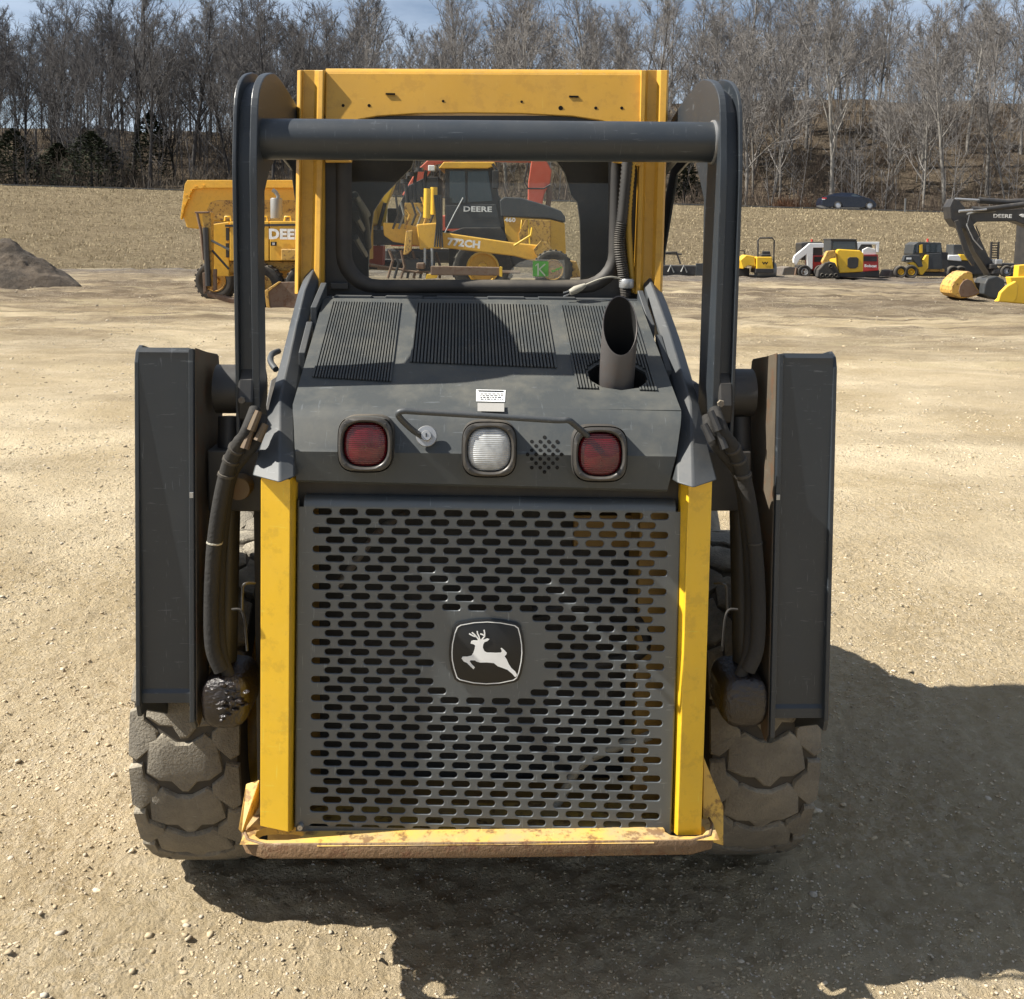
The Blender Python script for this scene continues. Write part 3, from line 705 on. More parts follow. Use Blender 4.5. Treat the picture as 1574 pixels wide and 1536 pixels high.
# rolled top edge, side returns, bottom return
def gstrip(path, ua, ub, va, vb):
    for (d0, o0), (d1, o1) in zip(path, path[1:]):
        pass
top = [(.03, 0), (.018, -.001), (.008, -.005), (.001, -.013), (-.002, -.026), (-.002, -.05)]
mb.loft([[GR(.012, v, d), GR(.988, v, d)] for v, d in top], cap=False, closed=False)
side = [(0, 0), (-.003, -.001), (-.005, -.004), (-.006, -.012), (-.006, -.05)]
for sgn in (0, 1):
    mb.loft([[GR(u if sgn == 0 else 1 - u, .012, d), GR(u if sgn == 0 else 1 - u, .99, d)] for u, d in side], cap=False, closed=False)
mb.loft([[GR(.0, v, d), GR(1, v, d)] for v, d in [(.985, 0), (.992, -.002), (.996, -.008), (.996, -.05)]], cap=False, closed=False)
grille = mb.build('rear_grille', m_grill, loader, smooth=35, label='slotted dark grey radiator grille')
# small bolt at the lower corner
b_ = MB(); b_.lathe([(.001, .012), (.006, .012), (.007, .008), (.007, 0)], GR(.012, .985, -.001), gN, 12); b_.build('bolt', m_bright, loader, smooth=40)

# ---- emblem on the grille
ec = GR(.497, .452, .004)
eu = (gTR - gTL).normalized(); ev = (gTL - gBL).normalized()
SC = 1 / 2.954 * (gTR - gTL).length / 586          # metres per crop pixel
def EP(x, y, d=0): return ec + eu * ((x - 560) * SC) + ev * ((1300 - y) * SC) + gN * d
def ebar(s, d):
    raw = [(437, 1172), (500, 1160), (560, 1156), (620, 1160), (686, 1172), (702, 1184), (712, 1220), (719, 1260), (721, 1300), (718, 1340), (708, 1390), (698, 1416), (684, 1426), (620, 1440), (560, 1444), (500, 1440), (438, 1426), (424, 1416), (410, 1375), (401, 1335), (399, 1300), (401, 1260), (411, 1210), (422, 1182)]
    return [EP(560 + (x - 560) * s, 1300 + (y - 1300) * s, d) for x, y in raw]
em = MB(); em.loft([ebar(1.07, 0), ebar(1.07, .003), ebar(1.04, .0042)]); embl = em.build('emblem', m_darkprint, loader, smooth=30)
em = MB(); em.loft([ebar(1.00, .0048), ebar(.972, .0048)], cap=False); em.build('emblem_border', m_white, embl)
deer = [(485, 1257), (488, 1246), (500, 1242), (516, 1243), (520, 1236), (534, 1238), (546, 1238), (560, 1233), (570, 1236), (562, 1245), (548, 1250), (542, 1262), (541, 1276), (548, 1291), (560, 1298), (600, 1299), (622, 1298), (628, 1292), (622, 1278), (627, 1276), (640, 1287), (650, 1298), (648, 1307), (640, 1314), (650, 1328), (660, 1350), (672, 1368), (690, 1384), (699, 1400), (691, 1411), (676, 1394), (654, 1376), (632, 1368), (610, 1360), (592, 1346), (560, 1343), (530, 1344), (514, 1340), (506, 1334), (486, 1334), (482, 1338), (492, 1352), (506, 1366), (500, 1375), (486, 1362), (470, 1346), (456, 1340), (445, 1326), (450, 1317), (470, 1317), (490, 1312), (498, 1300), (504, 1282), (506, 1266), (498, 1260)]
em = MB(); em.prism([EP(x, y, .0050) for x, y in deer], gN * .0008)
def stroke(pts, w):
    for (a, b), (c, d) in zip(pts, pts[1:]):
        l_ = math.hypot(c - a, d - b); nx, ny = -(d - b) / l_ * w / 2, (c - a) / l_ * w / 2
        em.prism([EP(a + nx, b + ny, .0052), EP(c + nx, d + ny, .0052), EP(c - nx, d - ny, .0052), EP(a - nx, b - ny, .0052)], gN * .0007)
for pts in ([(522, 1240), (512, 1226), (496, 1222), (478, 1212)], [(512, 1226), (500, 1214), (490, 1206)], [(526, 1238), (522, 1222), (516, 1212), (514, 1200)], [(536, 1238), (548, 1224), (548, 1208), (545, 1194)], [(548, 1222), (540, 1216), (528, 1212)]): stroke(pts, 6)
em.build('emblem_deer', m_white, embl)

# ---- what shows behind the grille: radiator core, shroud, braces
bay = MB()
a0, a1 = M(470, 775, .30), M(1035, 1280, .30)
bay.box(a0.x, a1.x, .26, .30, .36, 1.14); bay.build('radiator', m_void, loader)
bay = MB(); bay.box(-.49, -.40, .10, .25, .36, 1.12); bay.box(.36, .47, .10, .25, .36, 1.12); bay.box(.22, .36, .22, .25, 1.0, 1.08); bay.box(-.5, .45, .09, .24, .31, .40)
bay.build('engine_bay_frame', m_bayyel, loader)
bay = MB(); bay.tube(bez([M(520, 900, .1), M(580, 820, .12), M(620, 790, .16)]), .009, 6); bay.build('hose', m_dirtysteel, loader, smooth=60)
bay = MB(); bay.tube(bez([M(1000, 1130, .10), M(900, 1170, .11), M(850, 1240, .1), M(780, 1262, .12)]), .012, 8); bay.build('hose', m_wire, loader, smooth=60)
bay = MB(); bay.tube(bez([M(820, 940, .09), M(950, 930, .10), M(990, 1000, .11), M(860, 1030, .09)]), .014, 8); bay.build('hose', m_rubber, loader, smooth=60)

# ---- yellow corner pillars
def pillar(pts_t, pts_b, name='corner_pillar', lab=None):
    """vertical sheet whose plan section is given at top and bottom"""
    mb = MB(); mb.loft([pts_b, pts_t]); return mb.build(name, m_yel, loader, bevel=.002, label=lab)
def dy(p, d): return p + UY * d
L0t, L1t, L2t = M(401, 731, .02), M(446, 737, .01), M(455, 731, .06)
L0b, L1b, L2b = M(400, 1270, -.022), M(443, 1279, -.032), M(452, 1276, .02)
pillar([L0t, L1t, L2t, dy(L2t, .03), dy(L1t, .02), dy(L0t, .25)], [L0b, L1b, L2b, dy(L2b, .03), dy(L1b, .02), dy(L0b, .25)])
R0t, R1t, R2t = M(1047, 738, .058), M(1059, 742, .026), M(1095, 738, .036)
R0b, R1b, R2b = M(1033, 1278, .02), M(1041, 1285, -.022), M(1078, 1284, -.012)
pillar([R0t, R1t, R2t, dy(R2t, .25), dy(R1t, .03), dy(R0t, .03)], [R0b, R1b, R2b, dy(R2b, .25), dy(R1b, .03), dy(R0b, .03)])
# chassis behind the pillars
mb = MB(); mb.box(-.55, -.50, .22, 1.75, .30, 1.10); mb.box(.45, .50, .25, 1.75, .30, 1.10); mb.box(-.49, .44, .32, 1.75, .29, .36); mb.box(-.49, .44, .98, 1.75, .37, 1.1)
mb.build('chassis', m_void, loader)
# dark box filling the brown-black gap above the grille
mb = MB(); p = M(455, 740, .10); q = M(1042, 775, .10); mb.box(p.x, q.x, .085, .16, q.z - .01, p.z + .03); mb.build('gap_box', m_void, loader)

# ---- bumper
m_rustedge = paint('rusted_bumper_edge', (.14, .08, .038), .6, .35, .5, rust=.9, dustcol=(.24, .18, .11), bump=.4)
mb = MB()
by = -.075
pl, pr = M(364, 1290, by), M(1110, 1308, by)
zb = MX(760, 1322, 0) if False else M(760, 1326, by).z
zt = M(760, 1303, by).z
def BP(u, y, top):
    y += .022                     # bumper plan: u 0..1 left to right
    x = pl.x + (pr.x - pl.x) * u; z = (zt if top else zb) ; return V3(x, y, z)
plan = [(-.008, .05), (-.004, -.02), (.012, -.055), (.05, by), (.5, by - .004), (.94, by), (.985, -.055), (1.0, -.01), (.995, .06)]
wob = [(.0, 0), (.004, .002)]
outer_t = [BP(u, y, 1) for u, y in plan]; outer_b = [BP(u, y, 0) for u, y in plan]
inner_y = .10
rim = MB()
rings = []
for (t, b_) in zip(outer_t, outer_b):
    cen = V3(0, .5, 0); dirn = (V3(0, .6, 0) - V3(t.x, t.y, 0)); dirn.z = 0; dirn.normalize()
    rings.append([b_, b_ + V3(0, 0, .004) - dirn * .004, t - dirn * .003 - UZ * .006, t, t + dirn * .004, t + dirn * .012 - UZ * .008, b_ + dirn * .014])
rim.loft(rings, cap=True)
rim.build('bumper_edge', m_rustedge, loader, smooth=50, bevel=.0015)
# top plate with two oval tie-down holes
def BPL(u, v, d): return V3(pl.x + (pr.x - pl.x) * u, -.050 + v * .16, zt - .003 + d + .0)
tp = MB(); cell(tp, .0, .16, 0.0, .62, (.075, .28, .052, .16, .03), BPL, .02, .002); cell(tp, .86, 1.0, 0, .62, (.935, .28, .045, .16, .026), BPL, .02, .002)
cell(tp, .16, .86, -.06, .62, None, BPL); cell(tp, 0, 1, .62, 1.0, None, BPL)
tp.build('bumper_plate', m_yelrust, loader, smooth=40)
tp = MB()
c0, c1, c2, c3 = M(371, 1212, .06), M(399, 1197, .05), M(399, 1262, .03), M(363, 1285, .02)
tp.loft([[M(378, 1205, .06), M(399, 1198, .05), M(399, 1215, .09)], [M(366, 1275, -.01), M(372, 1282, -.01), M(399, 1240, .08)]]); 
tp.build('bumper_bracket', m_yelrust, loader, bevel=.002)
tp = MB(); tp.prism([M(1082, 1165, .05), M(1112, 1240, .05), M(1112, 1300, .03), M(1080, 1290, .03)], V3(0, .012, 0)); tp.build('bumper_bracket', m_yelrust, loader, bevel=.001)

# ---- hood
hA, hB, hC = M(450, 622, .10), M(1047, 630, .10), M(741, 461, .58)
hN = ((hB - hA).cross(hC - hA)).normalized()
if hN.z < 0: hN = -hN
def H(px, py, d=0): return MPL(px, py, hA, hN) + hN * d
exc = H(948, 577)
# top panel in nine patches, the exhaust hole in one of them
def hx(t, s):                           # bilinear over the hood top in picture order: t across, s from the cab to the rear
    a = H(497, 461) * (1 - t) + H(984, 465) * t; b_ = H(450, 622) * (1 - t) + H(1047, 631) * t
    return a * (1 - s) + b_ * s
hxn = hN
def HF(u, v, d): return hx(u, v) + hN * d
best = min(((hx(i / 200, j / 200) - exc).length, i / 200, j / 200) for i in range(201) for j in range(201))
eu_, ev_ = best[1], best[2]
hr = .068; wU = (hx(1, ev_) - hx(0, ev_)).length; wV = (hx(eu_, 1) - hx(eu_, 0)).length
ku, kv = hr * 1.08 / wU, hr * .92 / wV
mb = MB()
us = [0, eu_ - ku * 1.25, eu_ + ku * 1.25, 1]; vs_ = [0, ev_ - kv * 1.25, ev_ + kv * 1.25, 1]
for i in range(3):
    for j in range(3):
        cell(mb, us[i], us[i + 1], vs_[j], vs_[j + 1], (eu_, ev_, ku, kv, ku * .98) if (i, j) == (1, 1) else None, HF, .03, .002)
# rear fascia: rounded break, sloping upper part, crease, steep lower part
prof = [((450, 1047), (622, 631), .10), ((450, 1047), (632, 641), .082), ((451, 1046), (645, 654), .066), ((453, 1040), (688, 696), .036), ((454, 1039), (694, 702), .030), ((455, 1026), (738, 753), .032), ((456, 1025), (741, 756), .044)]
rings = []
for (xa, xb), (ya, yb), y in prof:
    rings.append([M(xa, ya, y), M(xa + (xb - xa) * .5, (ya + yb) / 2, y - .004), M(xb, yb, y)])
# left side return
mb.loft(rings, cap=False, closed=False)
for s in (0, 2):
    pts = [r[s] for r in rings]; sg = 1
    mb.add(pts + [p_ + V3(0, .08, -.0) for p_ in pts], [(i, i + 1, len(pts) + i + 1, len(pts) + i) for i in range(len(pts) - 1)])
# side skirts under the hood edges
for t in (0, 1):
    a, b_ = hx(t, 0), hx(t, 1); mb.add([a, b_, b_ - UZ * .2, a - UZ * .35], [(0, 1, 2, 3)])
# front lip at the cab
mb.loft([[hx(0, 0), hx(1, 0)], [hx(0, 0) + V3(0, .012, .004), hx(1, 0) + V3(0, .012, .004)], [hx(0, 0) + V3(0, .05, -.01), hx(1, 0) + V3(0, .05, -.01)]], cap=False, closed=False)
hood = mb.build('hood', m_hood, loader, smooth=30)
# ribbed vents: raised ribs, the shade between them painted black
def vent(c4_, n, skip=False):
    (a, b_, c, d) = [H(*p_, .0) for p_ in c4_]
    base = MB(); rib = MB()
    def q(u, v, h): return (a * (1 - u) + b_ * u) * (1 - v) + (d * (1 - u) + c * u) * v + hN * h
    w = .56 / n
    def spans(u):
        if not skip: return [(0, 1)]
        hits = [v for v in [i / 120 for i in range(121)] if (q(u, v, 0) - exc).length < hr * 1.12]
        return [(0, 1)] if not hits else [(0, min(hits)), (max(hits), 1)]
    for k in range(n):
        u = (k + .5) / n
        for v0, v1 in spans(u):
            if v1 - v0 < .02: continue
            b2 = [q(u - w / 2, v0, .001), q(u + w / 2, v0, .001), q(u + w / 2, v1, .001), q(u - w / 2, v1, .001)]
            t2 = [q(u - w / 2, v0, .0045), q(u + w / 2, v0, .0045), q(u + w / 2, v1, .0045), q(u - w / 2, v1, .0045)]
            rib.hexa(b2, t2)
            if k < n - 1:
                g0, g1 = u + w / 2, u + 1 / n - w / 2
                base.add([q(g0, v0, .0012), q(g1, v0, .0012), q(g1, v1, .0012), q(g0, v1, .0012)], [(0, 1, 2, 3)])
    o = rib.build('hood_vent', m_hood, hood, kind='stuff'); base.build('vent_gap_shade', m_sootshade, hood, kind='stuff')
vent([(510, 464), (617, 466), (602, 588), (479, 581)], 27)
vent([(639, 466), (840, 469), (857, 567), (629, 558)], 43)
vent([(860, 470), (972, 472), (1011, 602), (886, 598)], 26, True)
# warning decal
def HQ(x, y, d): return H(x, y, d)
dc = MB(); dc.add([H(732, 600, .002), H(777, 601, .002), H(776, 619, .002), H(732, 618, .002)], [(0, 1, 2, 3)]); decal = dc.build('warning_decal', m_white, hood)
dc = MB(); dc.add([H(735, 618, .0035), H(775, 619, .0035), H(775, 621, .0035), H(735, 620, .0035)], [(0, 1, 2, 3)])
fz = MB()
def FQ(x0, y0, x1, y1, d):
    fz.add([M(x0, y0, d[0]), M(x1, y0, d[0]), M(x1, y1, d[1]), M(x0, y1, d[1])], [(0, 1, 2, 3)])
lb = MB(); lb.add([M(734, 619.5, .099), M(775, 620, .099), M(775, 633, .072), M(734, 632, .072)], [(0, 1, 2, 3)]); lb.build('decal_text_block', flat('decal_grey', (.30, .29, .27)), hood)
tx = MB(); rr_ = random.Random(5)
for k in range(4):
    x = 738
    while x < 771:
        w = rr_.uniform(2, 6); y = 606.5 + k * 2.8 if k < 2 else 612 + (k - 2) * 2.6
        tx.add([H(x, y, .003), H(min(773, x + w), y, .003), H(min(773, x + w), y + 1.2, .003), H(x, y + 1.2, .003)], [(0, 1, 2, 3)]); x += w + 1.2
tx.add([H(735, 601.5, .003), H(774, 602.3, .003), H(774, 604.3, .003), H(735, 603.5, .003)], [(0, 1, 2, 3)])
tx.build('decal_print', m_darkprint, hood, kind='stuff')

# ---- exhaust stack: a tube cut off at a slant, leaning back, standing in the hole
ax = (hN * .75 + UZ * .45).normalized(); exb = exc - ax * .06
ea = UX - ax * ax.x; ea.normalize(); eb = ax.cross(ea); 
if eb.y > 0: eb = -eb                    # eb points to the rear
ro, ri = .0425, .0385
def exring(r, low, hi, n=36):
    out = []
    for k in range(n):
        a = 2 * math.pi * k / n; rear = math.sin(a)
        h = low + (hi - low) * (.5 - .5 * rear); out.append(exb + ea * (r * math.cos(a)) + eb * (r * rear) + ax * h)
    return out
lowp, hip = .128, .248
mb = MB(); mb.loft([exring(ro, -.05, -.05), exring(ro, .03, .03), exring(ro * .99, lowp - .003, hip - .003), exring((ro + ri) / 2, lowp, hip), exring(ri, lowp - .002, hip - .002)], cap=False)
exh = mb.build('exhaust_stack', m_exh, loader, smooth=50)
mb = MB(); mb.loft([exring(ri, lowp - .0025, hip - .0025), exring(ri * .99, -.02, -.02)], cap=False)
mb.add(exring(ri, .0, .0), [tuple(range(36))]); mb.build('exhaust_bore', m_sootshade, exh, smooth=50)

wl_ = MB(); wr = [[exc + (hx(1, ev_) - hx(0, ev_)).normalized() * (hr * 1.02 * math.cos(a)) + (hx(eu_, 1) - hx(eu_, 0)).normalized() * (hr * .90 * math.sin(a)) - UZ * d for a in [2 * math.pi * k / 24 for k in range(24)]] for d in (.006, .14)]
wl_.loft([wr[0], wr[1]], cap=False); wl_.add(wr[1], [tuple(range(24))]); wl_.build('hole_shade_cup', m_sootshade, hood)  # black cup added beneath the hood so the hole looks dark

# ---- lamps
def lamp(px, py, lensm, name, sc=1.0):
    c = M(px, py, .006); k = 42.5 / 1576 * (c - LC).length * sc
    tx_ = UX; tz = (UZ + UY * .10).normalized(); nrm = tz.cross(tx_).normalized()
    if nrm.y > 0: nrm = -nrm
    b = MB(); e_ = 3.6
    b.loft([super_ring(c - nrm * .055, tx_, tz, k * 1.0, k * 1.02, 40, e_), super_ring(c + nrm * .0, tx_, tz, k * 1.0, k * 1.02, 40, e_), super_ring(c + nrm * .004, tx_, tz, k * .99, k * 1.01, 40, e_)], cap=False)
    o = b.build(name, m_rubber, loader, smooth=40)
    b = MB(); R_ = [(1.0 * .97, .004), (.95, .010), (.88, .013), (.82, .011), (.79, .004), (.785, -.004)]
    b.loft([super_ring(c + nrm * d, tx_, tz, k * r, k * r, 40, 3.6 if r > .9 else 2.7) for r, d in R_], cap=False); b.build('bezel', m_dirtybezel, o, smooth=50)
    b = MB(); RL = [(.785, -.002), (.76, .004), (.66, .009), (.45, .0115), (.2, .0125), (.02, .013)]
    b.loft([super_ring(c + nrm * d, tx_, tz, k * r, k * r, 40, 2.7) for r, d in RL], cap=True); b.build('lens', lensm, o, smooth=60)
    for sx_, sz_ in ((-1, -1), (1, 1), (1, -1), (-1, 1)):
        b = MB(); b.lathe([(.0005, .0142), (.0032, .0142), (.0038, .012), (.0038, .008)], c + tx_ * (sx_ * k * .70) + tz * (sz_ * k * .70), nrm, 10); b.build('screw', m_black, o)
m_dirtybezel = paint('lamp_bezel', (.032, .031, .030), .32, .25, .2, dustcol=(.18, .155, .12))
lamp(562, 683, m_red, 'tail_light'); lamp(752, 691, m_clear, 'work_light'); lamp(922, 698, m_red, 'tail_light')

# ---- grab handle, key lock, alarm holes
mb = MB(); hp = [M(650, 672, .035), M(634, 661, .0), M(617, 645, -.03), M(612, 636, -.04), M(620, 632, -.042), M(640, 633, -.042), M(740, 639, -.042), M(850, 646, -.042), M(872, 646, -.042), M(882, 652, -.03), M(905, 672, .01), M(915, 682, .035)]
mb.tube(bez(hp, 5), .0068, 10); mb.build('grab_handle', m_rail, loader, smooth=60)
kc = M(656, 671, .040)
mb = MB(); nf = V3(0, -.97, .25).normalized(); mb.lathe([(.0005, .005), (.022, .005), (.0235, .002), (.0235, 0)], kc + nf * .006, nf, 28)
lk = mb.build('key_lock', m_bright, loader, smooth=40)
mb = MB(); mb.lathe([(.0005, .022), (.0105, .022), (.0115, .020), (.0115, 0)], kc + nf * .01, nf, 20); kb = mb.build('lock_barrel', m_bright, lk, smooth=40)
mb = MB(); s_ = kc + nf * .0325; mb.box(s_.x - .001, s_.x + .001, s_.y - .0005, s_.y + .002, s_.z - .005, s_.z + .005); mb.build('key_slot', m_sootshade, lk)
mb = MB(); hc_rows = [(-4, 5), (-3, 6), (-2, 5), (-1, 6), (0, 5), (1, 6), (2, 5), (3, 6), (4, 5)]
ah = M(837, 699, .034)
ps = .0122
def fas_y(py):
    tb = [(622, .10), (650, .066), (692, .036), (698, .030), (745, .032)]
    for (a, ya), (b_, yb) in zip(tb, tb[1:]):
        if py <= b_: return ya + (yb - ya) * (py - a) / (b_ - a)
    return .032
for r in range(-4, 5):
    for c in range(-3, 4):
        dx_, dy_ = c * 13 + (6.5 if r % 2 else 0), r * 6.7
        if dx_ * dx_ + dy_ * dy_ < 29 ** 2:
            yy = fas_y(699 + dy_ - 2); q_ = M(837 + dx_, 699 + dy_, yy - .0045)
            mb.lathe([(.0005, .0), (.0042, .0), (.0044, -.004)], q_, V3(0, -1, .5 if dy_ < -4 else 0), 10)
mb.build('alarm_holes', m_sootshade, loader, kind='stuff')

# ---- hood side rails
def rail(secs, name='hood_side_rail'):
    rings = []
    for (xo, yo), (xc, yc), (xi, yi), y in secs:
        o_, c_, i_ = M(xo, yo, y + .03), M(xc, yc, y), M(xi, yi, y + .022)
        rings.append([o_, c_, i_, i_ + V3(0, .07, -.01), o_ + V3(0, .07, -.01)])
    m_ = MB(); m_.loft(rings); return m_.build(name, m_rail, loader, smooth=28, bevel=.004)
rail([((473, 412), (484, 408), (495, 414), .66), ((458, 452), (468, 446), (484, 452), .56), ((444, 505), (455, 500), (470, 508), .44), ((430, 560), (443, 556), (462, 562), .32), ((414, 620), (430, 612), (454, 620), .17), ((401, 680), (430, 676), (453, 680), .05), ((387, 731), (430, 743), (453, 733), -.04)])
rail([((1011, 432), (998, 424), (984, 424), .66), ((1027, 470), (1012, 462), (998, 468), .56), ((1045, 520), (1030, 512), (1015, 520), .44), ((1062, 575), (1046, 566), (1030, 574), .32), ((1076, 625), (1062, 618), (1042, 624), .17), ((1090, 690), (1064, 686), (1040, 690), .05), ((1103, 738), (1066, 751), (1040, 742), -.04)])
for ps_, sgn in (([(498, 440, .60), (482, 478, .50), (476, 500, .46), (464, 548, .34)], -1), ([(984, 452, .60), (1002, 505, .50), (1012, 520, .46), (1028, 575, .34)], 1)):
    for k in (0, 2):
        p0, p1 = M(*ps_[k]), M(*ps_[k + 1])
        m_ = MB(); m_.hexa([p0 + V3(-.008, 0, -.05), p0 + V3(.008, 0, -.05), p1 + V3(.008, 0, -.05), p1 + V3(-.008, 0, -.05)], [p0 + V3(-.008, 0, .01), p0 + V3(.008, 0, .01), p1 + V3(.008, 0, .01), p1 + V3(-.008, 0, .01)])
        m_.build('rail_bracket', m_rail, loader, bevel=.002)

# ---- cab
Yc = .66
def post(px_t, px_b, name='cab_post'):
    """open channel: list of (x pixel top, x pixel bottom, y offset) along the plan section"""
    pt, pb = [], []
    for xt, xb_, d in zip(px_t[0::2], px_b, px_t[1::2]):
        pt.append(M(xt, 108, Yc + .03 + d)); pb.append(M(xb_, 452, Yc - .02 + d))
    ptb = [p_ + UY * .02 for p_ in pt][::-1]; pbb = [p_ + UY * .02 for p_ in pb][::-1]
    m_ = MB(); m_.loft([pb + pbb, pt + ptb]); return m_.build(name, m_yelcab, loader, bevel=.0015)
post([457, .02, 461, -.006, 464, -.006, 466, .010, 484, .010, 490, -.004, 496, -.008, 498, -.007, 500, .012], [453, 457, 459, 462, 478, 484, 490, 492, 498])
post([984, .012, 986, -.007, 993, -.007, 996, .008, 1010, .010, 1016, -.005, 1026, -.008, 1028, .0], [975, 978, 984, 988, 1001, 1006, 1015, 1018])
# header plate with arched lower edge
arch = [(500, 250), (500, 112), (985, 114), (985, 256), (942, 250), (942, 192), (925, 186), (880, 179), (800, 175), (720, 174), (640, 175), (580, 179), (552, 184), (541, 192), (541, 250)]
m_ = MB(); m_.prism([M(x, y, Yc + .045 - .03 * (y - 105) / 90) for x, y in arch], V3(0, .012, 0))
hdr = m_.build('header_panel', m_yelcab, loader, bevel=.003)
m_ = MB(); e0, e1 = M(500, 112, Yc + .046), M(985, 114, Yc + .046)
m_.loft([[p_ + V3(0, d, h) for p_ in (e0, e1)] for d, h in ((0, 0), (.003, .006), (.010, .012), (.022, .015), (.05, .012))] , cap=False, closed=False); m_.build('header_roll', m_yelcab, hdr, smooth=60)
for x, y, r in ((527, 162, .0042), (567, 162, .0042), (681, 155, .0035), (802, 156, .0035), (862, 166, .0062), (916, 166, .0042), (956, 166, .0042)):
    m_ = MB(); c = M(x, y, Yc + .02); c = V3(c.x, Yc + .045 - .03 * (y - 105) / 90 - .0015, c.z); m_.lathe([(.0003, 0), (r, 0), (r * 1.05, -.002)], c, V3(0, -1, 0), 14); m_.build('bolt_hole', m_sootshade, hdr)
for x, y in ((600, 145), (882, 149)):
    m_ = MB(); c = M(x, y, Yc + .028); m_.box(c.x - .013, c.x + .013, c.y - .001, c.y + .003, c.z - .0015, c.z + .003); m_.build('bolt_hole', m_sootshade, hdr)
# roof, sides, front of the cab
zr = M(741, 109, Yc + .05).z; xl, xr = M(458, 300, Yc).x, M(1020, 300, Yc).x
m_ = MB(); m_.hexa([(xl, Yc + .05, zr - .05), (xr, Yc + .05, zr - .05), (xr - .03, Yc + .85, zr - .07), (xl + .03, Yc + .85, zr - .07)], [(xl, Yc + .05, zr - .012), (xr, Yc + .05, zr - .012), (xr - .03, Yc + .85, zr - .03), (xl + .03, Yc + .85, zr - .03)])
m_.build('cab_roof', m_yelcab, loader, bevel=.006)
for x, s in ((xl + .03, 1), (xr - .03, -1)):
    m_ = MB(); m_.hexa([(x, Yc + .05, 1.0), (x + .02 * s, Yc + .05, 1.0), (x + .02 * s, Yc + .85, 1.0), (x, Yc + .85, 1.0)], [(x, Yc + .05, zr - .30), (x + .02 * s, Yc + .05, zr - .30), (x + .02 * s, Yc + .85, zr - .30), (x, Yc + .85, zr - .30)]); 
    m_.hexa([(x, Yc + .05, zr - .3), (x + .02 * s, Yc + .05, zr - .3), (x + .02 * s, Yc + .18, zr - .3), (x, Yc + .18, zr - .3)], [(x, Yc + .05, zr - .05), (x + .02 * s, Yc + .05, zr - .05), (x + .02 * s, Yc + .18, zr - .05), (x, Yc + .18, zr - .05)])
    m_.hexa([(x, Yc + .7, zr - .3), (x + .02 * s, Yc + .7, zr - .3), (x + .02 * s, Yc + .85, zr - .3), (x, Yc + .85, zr - .3)], [(x, Yc + .7, zr - .07), (x + .02 * s, Yc + .7, zr - .07), (x + .02 * s, Yc + .85, zr - .07), (x, Yc + .85, zr - .07)])
    m_.build('cab_side', m_black, loader)
# front frame with rounded door opening
def frame_sheet(outer, inner, y, t, name, mat, bev=0, par=loader):
    """both outlines are pixel lists of equal length"""
    a = [M(x, y_, y) for x, y_ in outer]; b_ = [M(x, y_, y) for x, y_ in inner]
    m_ = MB(); m_.loft([[p_ + UY * t for p_ in a], a, b_, [p_ + UY * t for p_ in b_]], cap=False); return m_.build(name, mat, par, smooth=30, bevel=bev)
ri_ = [(566, 470), (566, 440), (566, 410), (568, 370), (574, 325), (590, 300), (612, 278), (632, 258), (645, 215), (700, 205), (760, 205), (830, 210), (850, 240), (868, 265), (878, 300), (888, 312), (892, 340), (893, 380), (893, 420), (893, 440), (893, 470)]
ro_ = [(500, 470), (500, 440), (500, 410), (500, 370), (500, 325), (500, 300), (500, 278), (500, 200), (560, 130), (700, 130), (760, 130), (830, 130), (960, 130), (985, 200), (985, 300), (985, 312), (985, 340), (985, 380), (985, 420), (985, 440), (985, 470)]
m_intr = paint('cab_interior_plastic', (.035, .037, .040), .6, .3, .2)
frame_sheet(ro_, ri_, Yc + .80, .03, 'front_frame', m_intr)
# rear window: black surround, rubber seal, pane
def rrect(x0, y0, x1, y1, r, n=6):
    out = []
    for cx_, cy_, a0 in ((x1 - r, y0 + r, -90), (x1 - r, y1 - r, 0), (x0 + r, y1 - r, 90), (x0 + r, y0 + r, 180)):
        for k in range(n + 1):
            a = R(a0 + 90 * k / n); out.append((cx_ + r * math.cos(a), cy_ + r * math.sin(a)))
    return out
wo, wi = rrect(498, 178, 980, 460, 4), rrect(516, 192, 958, 451, 62)
surr = frame_sheet(wo, wi, Yc + .03, .02, 'window_surround', m_black)
a = [M(x, y, Yc + .03) for x, y in wi]; b_ = [M(x, y, Yc + .015) for x, y in rrect(522, 196, 953, 447, 58)]; c_ = [M(x, y, Yc + .013) for x, y in rrect(530, 198, 946, 440, 52)]; d_ = [M(x, y, Yc + .02) for x, y in rrect(537, 200, 939, 434, 46)]; e_ = [M(x, y, Yc + .035) for x, y in rrect(541, 202, 935, 430, 42)]
m_ = MB(); m_.loft([a, b_, c_, d_, e_], cap=False); m_.build('window_seal', m_rubber, loader, smooth=60)
m_ = MB(); m_.add([M(x, y, Yc + .034) for x, y in rrect(539, 201, 937, 432, 43)], [tuple(range(28))]); pane = m_.build('window_pane', m_glass, loader)
